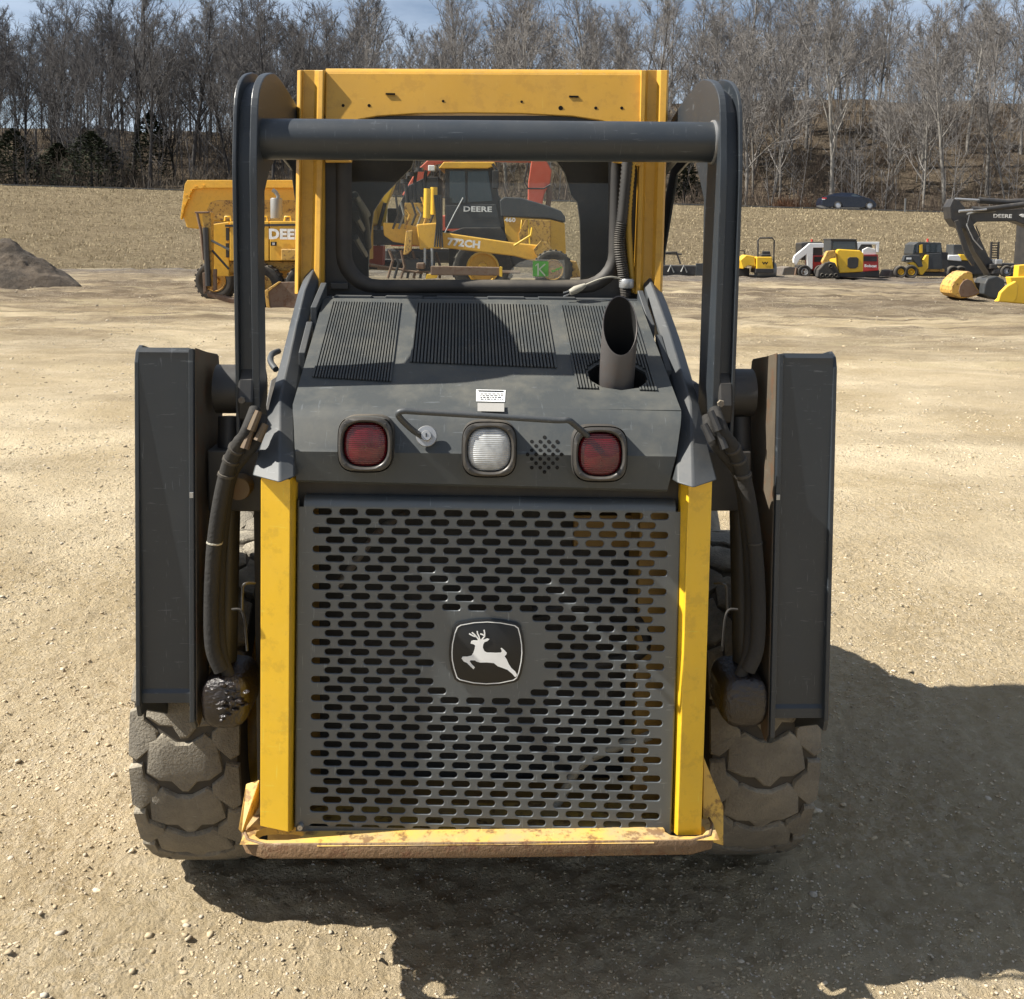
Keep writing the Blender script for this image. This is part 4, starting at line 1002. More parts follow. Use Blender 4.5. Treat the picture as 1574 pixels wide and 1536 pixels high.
# film sticker on the pane: pale half disc and a green mark
m_film, n_, l_, bb = nodes('clear_film'); bb.inputs['Base Color'].default_value = (.5, .48, .42, 1); bb.inputs['Alpha'].default_value = .35; bb.inputs['Roughness'].default_value = .6
def SP(x, y, d=.0): return M(x, y, Yc + .032 - d)
hd = [SP(780, 428), SP(786, 414), SP(797, 404), SP(812, 399), SP(830, 398), SP(868, 400), SP(868, 428)]
m_ = MB(); m_.add(hd, [tuple(range(7))]); st_ = m_.build('window_sticker', m_film, pane)
m_ = MB(); m_.prism([SP(819, 401, .002), SP(843, 402, .002), SP(843, 425, .002), SP(819, 425, .002)], V3(0, -.0006, 0)); m_.build('sticker_mark', m_green, pane)
m_ = MB()
def SL(x0, y0, x1, y1, w):
    l2 = math.hypot(x1 - x0, y1 - y0); nx, ny = -(y1 - y0) / l2 * w / 2, (x1 - x0) / l2 * w / 2
    m_.prism([SP(x0 + nx, y0 + ny, .0035), SP(x1 + nx, y1 + ny, .0035), SP(x1 - nx, y1 - ny, .0035), SP(x0 - nx, y0 - ny, .0035)], V3(0, -.0004, 0))
SL(827, 405, 827, 424, 2.4); SL(838, 406, 829, 414, 2); SL(829, 414, 838, 424, 2); SL(823, 409, 826, 406, 1.6)
m_.build('sticker_print', flat('pale_print', (.4, .44, .34)), pane)
m_ = MB()
for k in range(5): SL(848 + k * 3.2, 416 - k * 1.2 + (k % 2), 851 + k * 3.2, 418 - k * 1.6, 2.6)
m_.build('sticker_script', m_green, pane)
# seat top, grab bars inside
m_ = MB(); m_.box(-.22, .18, Yc + .12, Yc + .20, .95, 1.40); m_.build('seat', m_black, loader, bevel=.03)
m_ = MB(); m_.tube(bez([M(545, 300, Yc + .3), M(560, 330, Yc + .5), M(566, 380, Yc + .7)]), .012, 8); m_.build('cab_bar', m_intr, loader, smooth=60)
for pts in ([(548, 335), (562, 360)], [(546, 365), (562, 392)], [(546, 300), (566, 330)]):
    m_ = MB(); m_.tube([M(*pts[0], Yc + .25), M(*pts[1], Yc + .75)], .010, 6); m_.build('side_mesh_bar', m_intr, loader)
# latch on the black surround, lower left
m_ = MB(); p = M(524, 438, Yc + .02); m_.box(p.x - .028, p.x + .022, p.y - .02, p.y, p.z - .012, p.z + .006); m_.build('window_latch', m_black, loader, bevel=.003)
m_ = MB(); p = M(968, 441, Yc + .02); m_.box(p.x - .015, p.x + .012, p.y - .02, p.y, p.z - .02, p.z + .014); m_.build('window_latch', m_black, loader, bevel=.003)
# ledge between hood and cab
m_ = MB(); p, q = M(500, 457, .63), M(985, 461, .63); m_.hexa([(p.x, .625, p.z - .03), (q.x, .625, q.z - .03), (q.x, .68, q.z - .03), (p.x, .68, p.z - .03)], [(p.x, .625, p.z + .002), (q.x, .625, q.z + .002), (q.x, .68, q.z + .002), (p.x, .68, p.z + .002)]); m_.build('cab_sill', m_rail, loader, bevel=.003)
for k in range(5):
    p, q = M(515 + k * 78, 456 + k * .6, .62), M(572 + k * 78, 456.6 + k * .6, .62)
    m_ = MB(); m_.box(p.x, q.x, .60, .635, p.z - .006, p.z + .004); m_.build('foam_strip', m_rail, loader, bevel=.002)
# corrugated hose beside the window
hpts = bez([M(966, 190, Yc - .0), M(964, 250, Yc - .01), M(957, 330, Yc - .012), M(952, 375, Yc - .012), M(958, 420, Yc - .012), M(963, 456, Yc - .012)], 26)
rr = [.0165 if k % 2 else .0135 for k in range(len(hpts))]
m_ = MB(); m_.tube(hpts, rr, 12); chose = m_.build('corrugated_hose', m_rubber, loader, smooth=80)
h2 = bez([M(974, 190, Yc + .005), M(972, 250, Yc), M(966, 330, Yc), M(968, 380, Yc), M(974, 450, Yc)], 26)
m_ = MB(); m_.tube(h2, [.010 if k % 2 else .008 for k in range(len(h2))], 10); m_.build('corrugated_hose', paint('yellow_conduit', (.5, .30, .03), .5, .3), loader, smooth=80)
m_ = MB(); c = M(963, 443, Yc - .012); m_.lathe([(.019, 0), (.021, .003), (.021, .022), (.019, .026)], c, V3(0, 0, 1), 16); m_.build('hose_clamp', m_bright, loader, smooth=40)
# block heater cord and plug lying on the sill
m_ = MB(); cp = [M(952, 428, .62), M(938, 426, .60), M(920, 430, .59), M(898, 439, .58)]; m_.tube(bez(cp, 8), .0028, 6); cord = m_.build('heater_cord', m_wire, loader, smooth=60)
m_ = MB(); m_.tube([M(900, 438, .58), M(893, 442, .58), M(884, 446, .578), M(876, 450, .576)], [.005, .009, .011, .008], 8); plug = m_.build('plug', m_wire, cord, smooth=50)
for d in (0, 6):
    m_ = MB(); m_.tube([M(877, 447 + d * .7, .576), M(866, 450 + d, .573)], .0022, 4); m_.build('plug_prong', m_bright, cord)

# ---- cross tube between the uprights
bc_l, bc_r = M(394, 214, .24), M(1097, 219, .24)
m_ = MB(); m_.tube([bc_l - UX * .02, bc_r + UX * .02], .047, 40); m_.build('cross_tube', m_grey, loader, smooth=60)
m_ = MB(); m_.tube([bc_l - UX * .004, bc_l + UX * .006], .0515, 32); m_.tube([bc_r - UX * .006, bc_r + UX * .004], .0515, 32); m_.build('weld_collar', m_bright, loader, smooth=40)

# ---- uprights and arms running forward
def yz_plate(x, t, poly, name, mat, bev=.002, par=loader, label=None):
    m_ = MB(); m_.prism([V3(x, y, z) for y, z in poly], V3(t, 0, 0)); return m_.build(name, mat, par, bevel=bev, label=label)
yu = .16
def upright(side):
    if side < 0: xo, xi, dp = M(358, 350, yu).x, M(396, 350, yu).x, .075; wob_ = 1
    else: xo, xi, dp = M(1139, 350, yu).x, M(1104, 350, yu).x, .15; wob_ = -1
    zt_ = M(400, 123, yu + .33).z if side < 0 else M(1085, 133, yu + .33).z
    zk = M(360, 250, yu).z
    crv = [(p_.x, p_.y) for p_ in bez([V3(yu, zk - .12, 0), V3(yu, zk - .02, 0), V3(yu + .008, zk + .05, 0), V3(yu + .03, zt_ - .085, 0), V3(yu + .08, zt_ - .037, 0), V3(yu + .16, zt_ - .010, 0), V3(yu + .27, zt_, 0), V3(yu + .50, zt_ - .03, 0)], 5)]
    body = [(yu, 1.28)] + crv + [(yu + .75, zt_ - .08), (yu + 1.3, 1.45), (yu + 1.62, 1.0), (yu + 1.56, .92), (yu + 1.15, 1.40), (yu + .75, zt_ - .20), (yu + .5, zt_ - .16), (yu + .30, zt_ - .17), (yu + dp + .07, zt_ - .24), (yu + dp + .01, zk - .06), (yu + dp, 1.7), (yu + dp, 1.28)]
    a = yz_plate(xo, .009 * wob_, body, 'lift_arm_upright', m_grey, .002)
    yz_plate(xi, -.017 * wob_, body, 'upright_inner_plate', m_grey, .002)
    m_ = MB(); w = [(.022, 1.28), (.022, zk), (.030, zk + .05), (.052, zt_ - .10), (.10, zt_ - .055), (.17, zt_ - .03), (.27, zt_ - .022), (.50, zt_ - .05)]
    x0, x1 = (xo + .009, xi - .017) if side < 0 else (xi + .017, xo - .009)
    m_.loft([[(x0, yu + y, z), (x1, yu + y, z), (x1, yu + y + .012, z - .012), (x0, yu + y + .012, z - .012)] for y, z in w]); m_.build('upright_web', m_grey, loader, smooth=30)
    # pivot lug and boss at the foot
    m_ = MB(); bx = (xo + xi) / 2; pz = M(380, 600, yu + .04).z
    m_.tube([V3(xo - .055 * wob_, yu + .06, pz), V3(xi - .005 * wob_, yu + .06, pz)], .058, 24); m_.build('pivot_boss', m_black, loader, smooth=50)
    m_ = MB(); m_.prism([V3(x0 - .004, y, z) for y, z in ((yu - .0, pz + .03), (yu - .012, pz - .02), (yu, pz - .065), (yu + .12, pz - .065), (yu + .13, pz + .02), (yu + .07, pz + .10))], V3(x1 - x0 + .008, 0, 0)); m_.build('pivot_lug', m_black, loader, bevel=.006)
    m_ = MB(); m_.lathe([(.0004, .006), (.008, .006), (.009, 0)], V3(bx - .01, yu - .013, pz - .015), V3(0, -1, 0), 6); m_.build('bolt', m_dirtysteel, loader)
upright(-1); upright(1)

# ---- rear link boxes outside the uprights
m_armin = paint('arm_inner_reflected_brown', (.07, .055, .038), .6, .4, .2, rust=.5)  # brown of reflected light put into the colour, along with dust and rust
def link(side):
    Yb = .04
    if side < 0: xo, xi = M(206, 700, Yb + .033).x, M(297, 700, Yb + .033).x; s = 1
    else: xo, xi = M(1285, 700, Yb + .033).x, M(1195, 700, Yb + .033).x; s = -1
    zt_ = M(250, 532, Yb + .07).z if side < 0 else M(1240, 541, Yb + .07).z
    zb_ = M(250, 1085, Yb).z if side < 0 else M(1240, 1108, Yb).z
    ln = lambda z: .05 * (z - zb_) / (zt_ - zb_)            # rear edges lean: the top stands further forward
    op = [(Yb + ln(zt_), zt_ - .035), (Yb + ln(zt_) + .01, zt_ - .010), (Yb + ln(zt_) + .035, zt_), (Yb + .34, zt_ - .055), (Yb + .5, zt_ - .14), (Yb + .52, zb_ - .05), (Yb + .46, zb_ - .22), (Yb + .36, zb_ - .20), (Yb + .05, zb_ - .034), (Yb + .01, zb_ - .03), (Yb, zb_)]
    root = yz_plate(xo, .010 * s, op, 'link_outer_plate', m_grey, .002)
    ip = [(Yb + ln(zt_), zt_ - .003), (Yb + .27, zt_ - .04), (Yb + .30, zt_ - .18), (Yb + .20, zb_ + .25), (Yb + .10, zb_ - .0), (Yb + .05, zb_ - .055), (Yb + .02, zb_ - .065), (Yb + .0, zb_ - .04)]
    m_ = MB(); m_.prism([V3(xi, y, z) for y, z in ip], V3(-.011 * s, 0, 0)); m_.build('link_inner_plate', m_grey, loader, bevel=.002)
    inn = [(y + .012, z) if k not in (1, 2, 3) else (y - .004, z - .004) for k, (y, z) in enumerate(ip)]
    m_ = MB(); m_.prism([V3(xi + .0005 * s, y, z) for y, z in inn], V3(.002 * s, 0, 0)); m_.build('link_inner_face', m_armin, loader)
    x0, x1 = (xo + .010, xi - .011) if side < 0 else (xi + .011, xo - .010)
    m_ = MB()
    rows = [(zt_ - .052, .27), (zt_ - .002, .006), (zt_ - .012, .001), (zt_ - .022, .002), (zt_ - .03, .0025), (zt_ - .45, .012), (zb_ + .03, .020), (zb_ + .022, .014), (zb_ + .0, .014), (zb_ - .004, .024), (zb_ - .004, .12)]
    m_.loft([[V3(x0, Yb + ln(z) + d, z), V3(x1, Yb + ln(z) + d, z)] for z, d in rows], cap=False, closed=False)
    m_.build('link_rear_panel', m_grey, loader, smooth=25)
    # weld nubs where the plates meet
    p = V3(xi - .004 * s, Yb + ln(zt_ - .33) - .001, zt_ - .33); m_ = MB(); m_.box(p.x - .004, p.x + .004, p.y - .003, p.y + .002, p.z - .006, p.z + .006); m_.build('paint_chip', m_bright, loader)
    pass
link(-1); link(1)
m_fitting = paint('dull_brass', (.10, .065, .03), .5, .3, rust=.3)
# lift cylinders, their greasy base ends, hoses
def cyl(xa, ya, xb, yb, da, db, r, name, mat): 
    m_ = MB(); m_.tube([M(xa, ya, da), M(xb, yb, db)], r, 20); return m_.build(name, mat, loader, smooth=50)
for sx_ in (-1, 1):
    f = (lambda x: x) if sx_ < 0 else (lambda x: 1490 - x)
    base = MB(); c = M(f(348), 1075, .07)
    base.loft([super_ring(V3(c.x, c.y + d, c.z), UX, UZ, .055 * k, .062 * k, 20, 3) for d, k in ((-.03, .75), (-.02, .95), (0, 1), (.1, 1), (.12, .9))]); cb = base.build('cylinder_base', m_grease, loader, smooth=50)
    if sx_ < 0:
        g = MB(); V, Fc = blobs(0, np.array([0.] * 26), np.array([0.] * 26), np.full(26, .009), 9, lambda a, b: a * 0)
        rs = np.random.default_rng(4); offs = np.repeat(rs.normal(0, 1, (26, 3)) * np.array([.018, .004, .022]), 12, 0)
        V = V + offs + np.array([c.x + .012, c.y - .03, c.z + .01]); g.add(V, [tuple(q_) for q_ in Fc]); g.build('grease_lumps', m_grease, cb, kind='stuff', smooth=80)
    cyl(f(345), 1045, f(354), 640, .14, .22, .028, 'lift_cylinder', m_black)
    m_ = MB(); pts = bez([M(f(392), 630, .06), M(f(378), 665, .02), M(f(352), 715, .06), M(f(334), 800, .07), M(f(325), 900, .07), M(f(326), 990, .06), M(f(340), 1030, .06)], 6); hp1 = pts; m_.tube(pts, [.014] * 8 + [.017] * (len(pts) - 8), 12); m_.build('hydraulic_hose', m_hose, loader, smooth=70)
    m_ = MB(); pts = bez([M(f(402), 640, .07), M(f(392), 680, .04), M(f(356), 730, .09), M(f(342), 820, .11), M(f(336), 920, .10), M(f(340), 1000, .08), M(f(352), 1040, .07)], 6); m_.tube(pts, .014, 12); m_.build('hydraulic_hose', m_hose, loader, smooth=70)
    for (xa, ya, xb, yb) in ((398, 632, 386, 662), (386, 662, 376, 690), (408, 652, 396, 678)):
        m_ = MB(); m_.tube([M(f(xa), ya, .02), M(f(xb), yb, .01)], [.008, .010], 8); m_.build('hose_fitting', m_fitting if sx_ < 0 else m_black, loader, smooth=30)
    for t in range(3):
        k_ = 9 + t * 2; c = hp1[k_]; m_ = MB(); m_.lathe([(.014, 0), (.0195, .002), (.0195, .008), (.014, .010)], c, hp1[k_ + 1] - hp1[k_], 14); m_.build('hose_clamp', m_rubber, loader, smooth=50)
    c = hp1[20]; m_ = MB(); m_.lathe([(.0165, 0), (.0182, .001), (.0182, .004), (.0165, .005)], c, hp1[21] - hp1[20], 16); m_.build('zip_tie', m_wire if sx_ < 0 else m_black, loader)
    m_ = MB(); m_.tube(bez([M(f(372), 940, .03), M(f(373), 905, .03), M(f(378), 897, .03), M(f(392), 897, .06)], 5), .003, 6); m_.build('brake_line', m_black, loader, smooth=60)
    m_ = MB(); m_.tube(bez([M(f(356), 937, .0), M(f(370), 938, .0), M(f(376), 955, .0), M(f(380), 1000, .02)], 5), .0030, 6); m_.build('hydraulic_line', m_hose, loader, smooth=60)
    # tower plates and a valve block behind the hoses
    m_ = MB(); x = M(f(398), 700, .25).x; m_.prism([V3(x, y, z) for y, z in ((.30, 1.12), (.30, 1.30), (.40, 1.38), (.8, 1.38), (.9, 1.12))], V3(.02 * -sx_, 0, 0)); m_.build('tower_plate', m_black, loader, bevel=.003)
    m_ = MB(); c = M(f(375), 745, .2); m_.box(c.x - .075, c.x + .05, .16, .34, c.z - .055, c.z + .09); m_.build('hose_bracket', m_black, loader, bevel=.004)
m_ = MB(); c = M(366, 752, .12); m_.lathe([(.0005, 0), (.026, 0), (.028, .01), (.028, .05)], c, V3(0, 1, 0), 20); m_.build('port_cap', m_fitting, loader, smooth=50)
m_ = MB(); m_.tube(bez([M(428, 540, .5), M(418, 545, .45), M(416, 556, .4), M(424, 568, .36)], 5), .008, 8); m_.build('step_handle', m_rail, loader, smooth=60)

# ---- wheels
def wheel(x0, x1, cy, r, name_label=None):
    w = x1 - x0; cx_ = (x0 + x1) / 2
    wh = MB(); prof = [(r * .60, -w * .40), (r * .70, -w * .48), (r * .86, -w * .5), (r * .945, -w * .475), (r * .965, -w * .40), (r * .97, 0), (r * .965, w * .40), (r * .945, w * .475), (r * .86, w * .5), (r * .70, w * .48), (r * .60, w * .40)]
    c = V3(cx_, cy, r)
    wh.lathe(prof, c, UX, 48); ty = wh.build('wheel', m_tyrebody, loader, smooth=50)
    rm = MB(); rm.lathe([(r * .60, -w * .38), (r * .56, -w * .30), (r * .55, w * .1), (r * .3, w * .15), (.0005, w * .15)], c, UX, 32); rm.build('rim', m_yel, ty, smooth=40)
    rm = MB(); rm.lathe([(r * .60, w * .38), (r * .56, w * .30), (r * .55, w * .05), (r * .3, w * .02), (.0005, w * .02)], c, UX, 32); rm.build('rim', m_yel, ty, smooth=40)
    tr = MB(); N = 20; da = 2 * math.pi / N; rt = random.Random(int(x0 * 100))
    def pt(u, a, rad): return c + V3(u * w, -math.cos(a) * rad, -math.sin(a) * rad)
    def block(poly, a0, top):
        # poly: (u, v) with v in units of the pitch; taper towards the top
        cu = sum(p[0] for p in poly) / len(poly); cv = sum(p[1] for p in poly) / len(poly); rings = []
        poly = [(u + rt.uniform(-.008, .008), v + rt.uniform(-.02, .02)) for u, v in poly]
        for sc_, rad in ((1.13, r * .955), (1.09, top - .005), (1.0, top - .0005), (.55, top + .0005)):
            rings.append([pt(max(-.5, min(.5, cu + (u - cu) * sc_)), a0 + (cv + (v - cv) * sc_) * da, rad if abs(u) < .44 else rad - r * .02 * (1 if abs(u) > .47 else .4)) for u, v in poly])
        tr.loft(rings, cap=True)
    for k in range(N):
        a0 = k * da
        block([(-.30, -.36), (-.31, .16), (-.20, .30), (-.10, .30), (-.02, .48), (.04, .48), (.12, .30), (.22, .28), (.32, .14), (.28, -.36), (.18, -.48), (.06, -.34), (-.06, -.34), (-.18, -.48)], a0, r * .995)
        block([(-.50, .1), (-.50, .86), (-.42, .90), (-.24, .62), (-.25, .44), (-.36, .24), (-.37, .02)], a0, r * .99)
        block([(.50, .1), (.50, .86), (.42, .90), (.26, .62), (.27, .44), (.37, .24), (.38, .02)], a0, r * .99)
    tr.build('tread', m_tyre, ty, smooth=35)
txl0, txl1 = M(199, 1250, .23).x, M(368, 1250, .23).x
txr0, txr1 = M(1090, 1250, .23).x, M(1259, 1250, .23).x
for cy in (.67, 1.67):
    wheel(txl0, txl1, cy, .45); wheel(txr0, txr1, cy, .45)
m_ = MB(); m_.box(txl1 + .01, txl1 + .03, .42, 1.9, .2, .5); m_.build('wheel_guard', m_bayyel, loader)

# ================================================================== MACHINES STANDING BEHIND
class Veh:
    def __init__(s, name, label, cat, px, Y, group=None):
        x = P(px, 400, Y).x; s.loc = V3(x, Y, 0); s.Y = Y; s.root = empty(name, s.loc, label, cat, group)
    def p(s, px, py, dy=0): return P(px, py, s.Y + dy) - s.loc
    def slab(s, name, mat, pts, y0, t, bevel=.01, par=None, label=None):
        m_ = MB(); m_.prism([s.p(x, y, y0) for x, y in pts], V3(0, t, 0)); return m_.build(name, mat, par or s.root, bevel=bevel, label=label)
    def rod(s, name, mat, pts, r, y0=0, n=8, par=None, sm=50, y1=None):
        k = len(pts) - 1; m_ = MB(); m_.tube([s.p(x, y, y0 + ((y1 - y0) * i / k if y1 is not None else 0)) for i, (x, y) in enumerate(pts)], r, n); return m_.build(name, mat, par or s.root, smooth=sm)
    def boxp(s, name, mat, x0, y0, x1, y1, d0, d1, bevel=.01, par=None):
        a, b_ = s.p(x0, y0, d0), s.p(x1, y1, d0); m_ = MB(); m_.box(a.x, b_.x, d0, d1, b_.z, a.z); return m_.build(name, mat, par or s.root, bevel=bevel)
    def wheel(s, px, py, rpx, y0, w, rim_mat, tyre=None, frac=.55, tread=True):
        c = s.p(px, py, y0); r = rpx / F_PX * s.Y; A = V3(0, 1, 0); m_ = MB()
        m_.lathe([(r * frac, .02), (r * .8, -.02), (r * .95, .0), (r, .06), (r, w - .06), (r * .95, w), (r * frac, w)], c, A, 28)
        if tread:
            for k in range(22):
                a = k / 22 * 6.283; d = V3(math.cos(a), 0, math.sin(a)); t_ = V3(-math.sin(a), 0, math.cos(a)); q_ = c + d * r * .97
                m_.hexa([q_ - t_ * r * .06 + A * .02, q_ + t_ * r * .06 + A * .02, q_ + t_ * r * .06 + A * (w - .02), q_ - t_ * r * .06 + A * (w - .02)], [q_ - t_ * r * .05 + d * r * .07 + A * .02, q_ + t_ * r * .05 + d * r * .07 + A * .02, q_ + t_ * r * .05 + d * r * .07 + A * (w - .02), q_ - t_ * r * .05 + d * r * .07 + A * (w - .02)])
        o = m_.build('wheel', tyre or m_tyref, s.root, smooth=40)
        m_ = MB(); m_.lathe([(r * frac, .02), (r * frac * .9, .0), (r * frac * .8, .10), (r * frac * .35, .12), (r * frac * .3, .02), (.001, .02)], c, A, 24); m_.build('rim', rim_mat, o, smooth=40); return o
    def text(s, body, mat, px, py, hpx, y0, name='lettering', rotz=0, slope=0, wide=1.0, bold=.03):
        c = s.p(px, py, y0); size = hpx / F_PX * s.Y * 1.38
        o = text_obj(body, name, mat, size, c, parent=s.root, bold=bold, rot=(R(90), slope, rotz)); o.scale = (wide, 1, 1); return o
m_tyref = paint('far_tyre', (.022, .021, .020), .85, .45, dustcol=(.2, .17, .13))
m_fyel = paint('machine_yellow', (.70, .39, .035), .42, .25, rust=.12, dustcol=(.42, .32, .18), scale=.5)
m_fyel2 = paint('bright_machine_yellow', (.74, .45, .022), .42, .2, dustcol=(.45, .36, .2), scale=.5)
m_fyelw = paint('weathered_yellow', (.52, .30, .05), .55, .4, rust=.85, dustcol=(.40, .30, .2), scale=.5)
m_fblk = paint('machine_black', (.018, .019, .022), .4, .2, scale=.5)
m_fgrey = paint('machine_dark_grey', (.03, .036, .042), .4, .2, scale=.5)
m_fred = paint('machine_red', (.50, .035, .03), .4, .15, scale=.5)
m_fora = paint('faded_red_orange', (.52, .09, .045), .5, .3, scale=.5, dustcol=(.5, .3, .22))
m_fwht = paint('machine_white', (.74, .74, .72), .4, .15, scale=.5)
m_frust = paint('rusty_steel', (.14, .085, .055), .7, .4, rust=.8, scale=.5)
m_fsil = paint('grey_muffler', (.20, .205, .20), .5, .2, metal=.2)
m_fdk = paint('worn_bucket_steel', (.075, .07, .066), .6, .5, rust=.4, scale=.5)
m_fcar = paint('dark_blue_car_paint', (.006, .010, .022), .25, .02, scale=.4, coat=.2, bump=0)
m_chrome = flat('silver_rim', (.55, .56, .58), .3, .6)
m_cabglass = glass_mat('far_cab_glass', (.40, .45, .45), .2)

# ---- articulated dump truck (behind the grader)
v = Veh('dump_truck', 'yellow articulated dump truck with a raised-rim bed, parked behind the grader', 'dump truck', 560, 29.5)
v.slab('bed', m_fyel, [(281, 332), (286, 300), (290, 279), (540, 279), (556, 290), (560, 342), (540, 352), (470, 350), (325, 340), (303, 352), (287, 350)], 0, 3.1, .03)
v.slab('bed_rim', m_fyel, [(284, 283), (288, 277), (545, 277), (545, 289), (320, 289), (296, 291), (283, 320), (279, 338), (277, 336)], -.10, .12, .01)
v.slab('bed_side_panel', m_fyelw, [(318, 322), (324, 311), (334, 308), (535, 308), (535, 342), (325, 339)], -.03, .05, .02)
for x, y in ((285, 301), (290, 305), (283, 315), (293, 294), (300, 287), (312, 286), (280, 327)): v.boxp('bed_bolt', m_fyel, x - 2, y - 1.2, x + 2, y + 1.2, -.15, -.09, 0)
v.boxp('rear_frame', m_fblk, 340, 350, 690, 378, .7, 2.3, .02)
for px in (385, 450): v.wheel(px, 412, 44, .0, .75, m_fyelw)
v.slab('cab', m_fblk, [(684, 350), (684, 258), (690, 250), (752, 250), (760, 262), (766, 300), (775, 312), (775, 350)], .2, 1.9, .02)
v.slab('cab_roof', m_fyel, [(674, 259), (682, 249), (760, 249), (762, 254), (750, 259)], .05, 2.2, .02)
for w_ in ([(691, 263), (715, 263), (715, 312), (691, 312)], [(719, 264), (750, 263), (757, 309), (719, 311)]): v.slab('cab_window', m_cabwin if 'm_cabwin' in globals() else m_vglass, w_, .17, .02, 0)
v.slab('cab_door', m_fgrey, [(686, 316), (762, 314), (770, 350), (686, 352)], .14, .05, .01)
v.rod('grab_rail', m_bright, [(712, 304), (698, 330), (684, 358)], .018, -.02)
v.rod('mirror_arm', m_fblk, [(757, 252), (763, 262), (763, 285)], .04, -.2)
v.boxp('mirror', m_fblk, 757, 262, 766, 290, -.3, -.15, .02)
v.slab('hood', m_fgrey, [(768, 308), (775, 303), (800, 304), (835, 314), (862, 324), (869, 334), (869, 342), (845, 336), (770, 333)], .1, 2.1, .03)
v.slab('engine_cover', m_fyel, [(774, 333), (845, 337), (868, 343), (870, 392), (846, 395), (790, 388), (777, 362)], .15, 2.0, .02)
v.slab('side_grille_panel', m_fyelw, [(808, 337), (846, 339), (846, 385), (800, 383), (797, 360)], .10, .06, .01)
v.slab('front_fender', m_fblk, [(692, 357), (712, 350), (770, 350), (778, 362), (778, 374), (706, 372)], -.1, .9, .02)
v.wheel(742, 412, 46, .0, .75, m_fyel)
v.text('DEERE', m_white, 734, 322, 8, .11, wide=1.35)
v.text('460', m_white, 784, 338.5, 6.5, .05, wide=1.2)
v.slab('headboard', m_fblk, [(628, 285), (655, 272), (674, 272), (674, 352), (606, 352), (612, 318)], .4, 1.8, .02)
v.slab('bed_guard', m_fyelw, [(622, 312), (672, 312), (672, 348), (622, 350)], .25, .1, .01)
for x in (628, 640, 655): v.rod('hydraulic_line', m_fblk, [(x, 262), (x - 4, 290), (x - 2, 312)], .05, .3)
v.boxp('undercarriage', m_fblk, 690, 376, 868, 412, .6, 2.2, .03); v.slab('battery_box', m_fgrey, [(786, 384), (820, 388), (820, 408), (786, 408)], .2, .5, .03)
v.boxp('work_lamp', m_fwht, 658, 254, 668, 263, .0, .2, .02)
for x, y in ((632, 265), (645, 258), (622, 276)): v.rod('work_lamp', m_fblk, [(x, y), (x, y + 6)], .12, .2)
v.boxp('engine_bay', m_fblk, 770, 340, 862, 392, .35, 1.9, 0)
v.rod('handrail', m_fyel2, [(801, 352), (802, 338), (812, 338), (815, 382)], .022, -.05)

# ---- motor grader
g = Veh('motor_grader', 'yellow motor grader with tall rusty wing mast standing in front of the dump truck', 'grader', 560, 26.2)
g.slab('engine_cover', m_fyel, [(325, 345), (352, 341), (352, 425), (330, 425), (327, 400)], .3, 1.7, .02, label='sloping tail end of the engine housing')
g.slab('side_cover', m_fyel, [(353, 341), (413, 340), (413, 401), (353, 401)], .2, 1.9, .015)
g.slab('side_cover', m_fyel, [(414.5, 340), (478, 340), (478, 401), (414.5, 401)], .2, 1.9, .015)
g.slab('cover_trim', m_fblk, [(346, 345.5), (478, 343.5), (478, 347), (346, 349)], .17, .05, 0)
g.boxp('side_vent', m_fblk, 347, 350, 352, 370, .27, .32, 0)
g.boxp('side_vent', m_fblk, 347, 374, 352, 396, .27, .32, 0)
g.boxp('tool_box', m_fyelw, 432, 383, 470, 401, -.1, .25, .02)
for x0 in (345, 401, 437):
    g.rod('grab_loop', m_fyel2, [(x0, 340), (x0 + 1, 333), (x0 + 9, 333), (x0 + 10, 340)], .02, .5)
m_ = MB(); c = g.p(425, 336, 1.0); r_ = 9.3 / F_PX * g.Y; m_.lathe([(.001, 0), (r_, 0), (r_, .02), (r_, .50), (r_ * .9, .53), (.001, .53)], c, UZ, 20); g_m = m_.build('muffler', m_fsil, g.root, smooth=40)
g.rod('exhaust_pipe', m_fsil, [(426, 308), (428, 302), (424, 296), (419, 292)], .055, 1.0)
g.slab('frame', m_fyelw, [(330, 402), (480, 402), (480, 415), (330, 420)], .4, 1.2, .02)
g.text('DEERE', m_white, 445, 361, 15, .16, wide=1.05, bold=.05)
g.slab('model_plate', m_darkprint, [(416, 372), (425, 372), (425, 378), (416, 378)], .17, .02, 0)
g.text('III', m_white, 420.5, 375, 3.5, .14)
g.wheel(400, 440, 33, .0, .45, m_fyelw); g.wheel(330, 432, 33, 1.9, .45, m_fyelw)
g.wheel(470, 440, 33, .0, .45, m_fyelw)
g.slab('cab', m_fyel, [(492, 400), (488, 330), (492, 262), (556, 262), (560, 330), (560, 400)], .2, 1.7, .02)
g.slab('cab_window', m_vglass, [(497, 270), (552, 270), (554, 330), (496, 330)], .17, .02, 0)
g.slab('wing_mast', m_fyelw, [(311, 326), (324, 326), (325, 440), (318, 446), (313, 400)], -.3, .25, .01)
g.slab('mast_cap', m_frust, [(299, 325.5), (321, 325), (321, 328), (299, 328)], -.35, .4, .01)
g.rod('wing_brace', m_frust, [(303, 328), (309, 355), (313, 400)], .035, -.35)
g.rod('wing_cylinder', m_fblk, [(316, 350), (318, 395), (320, 440)], .075, -.38)
g.rod('wing_cylinder_rod', m_fblk, [(326, 385), (352, 414)], .03, -.3)
g.rod('wing_strut', m_fsil, [(325, 370), (352, 384)], .03, -.3)
g.slab('rack_bar', m_frust, [(311, 420), (316, 418), (317, 448), (313, 452)], -.42, .12, .01)
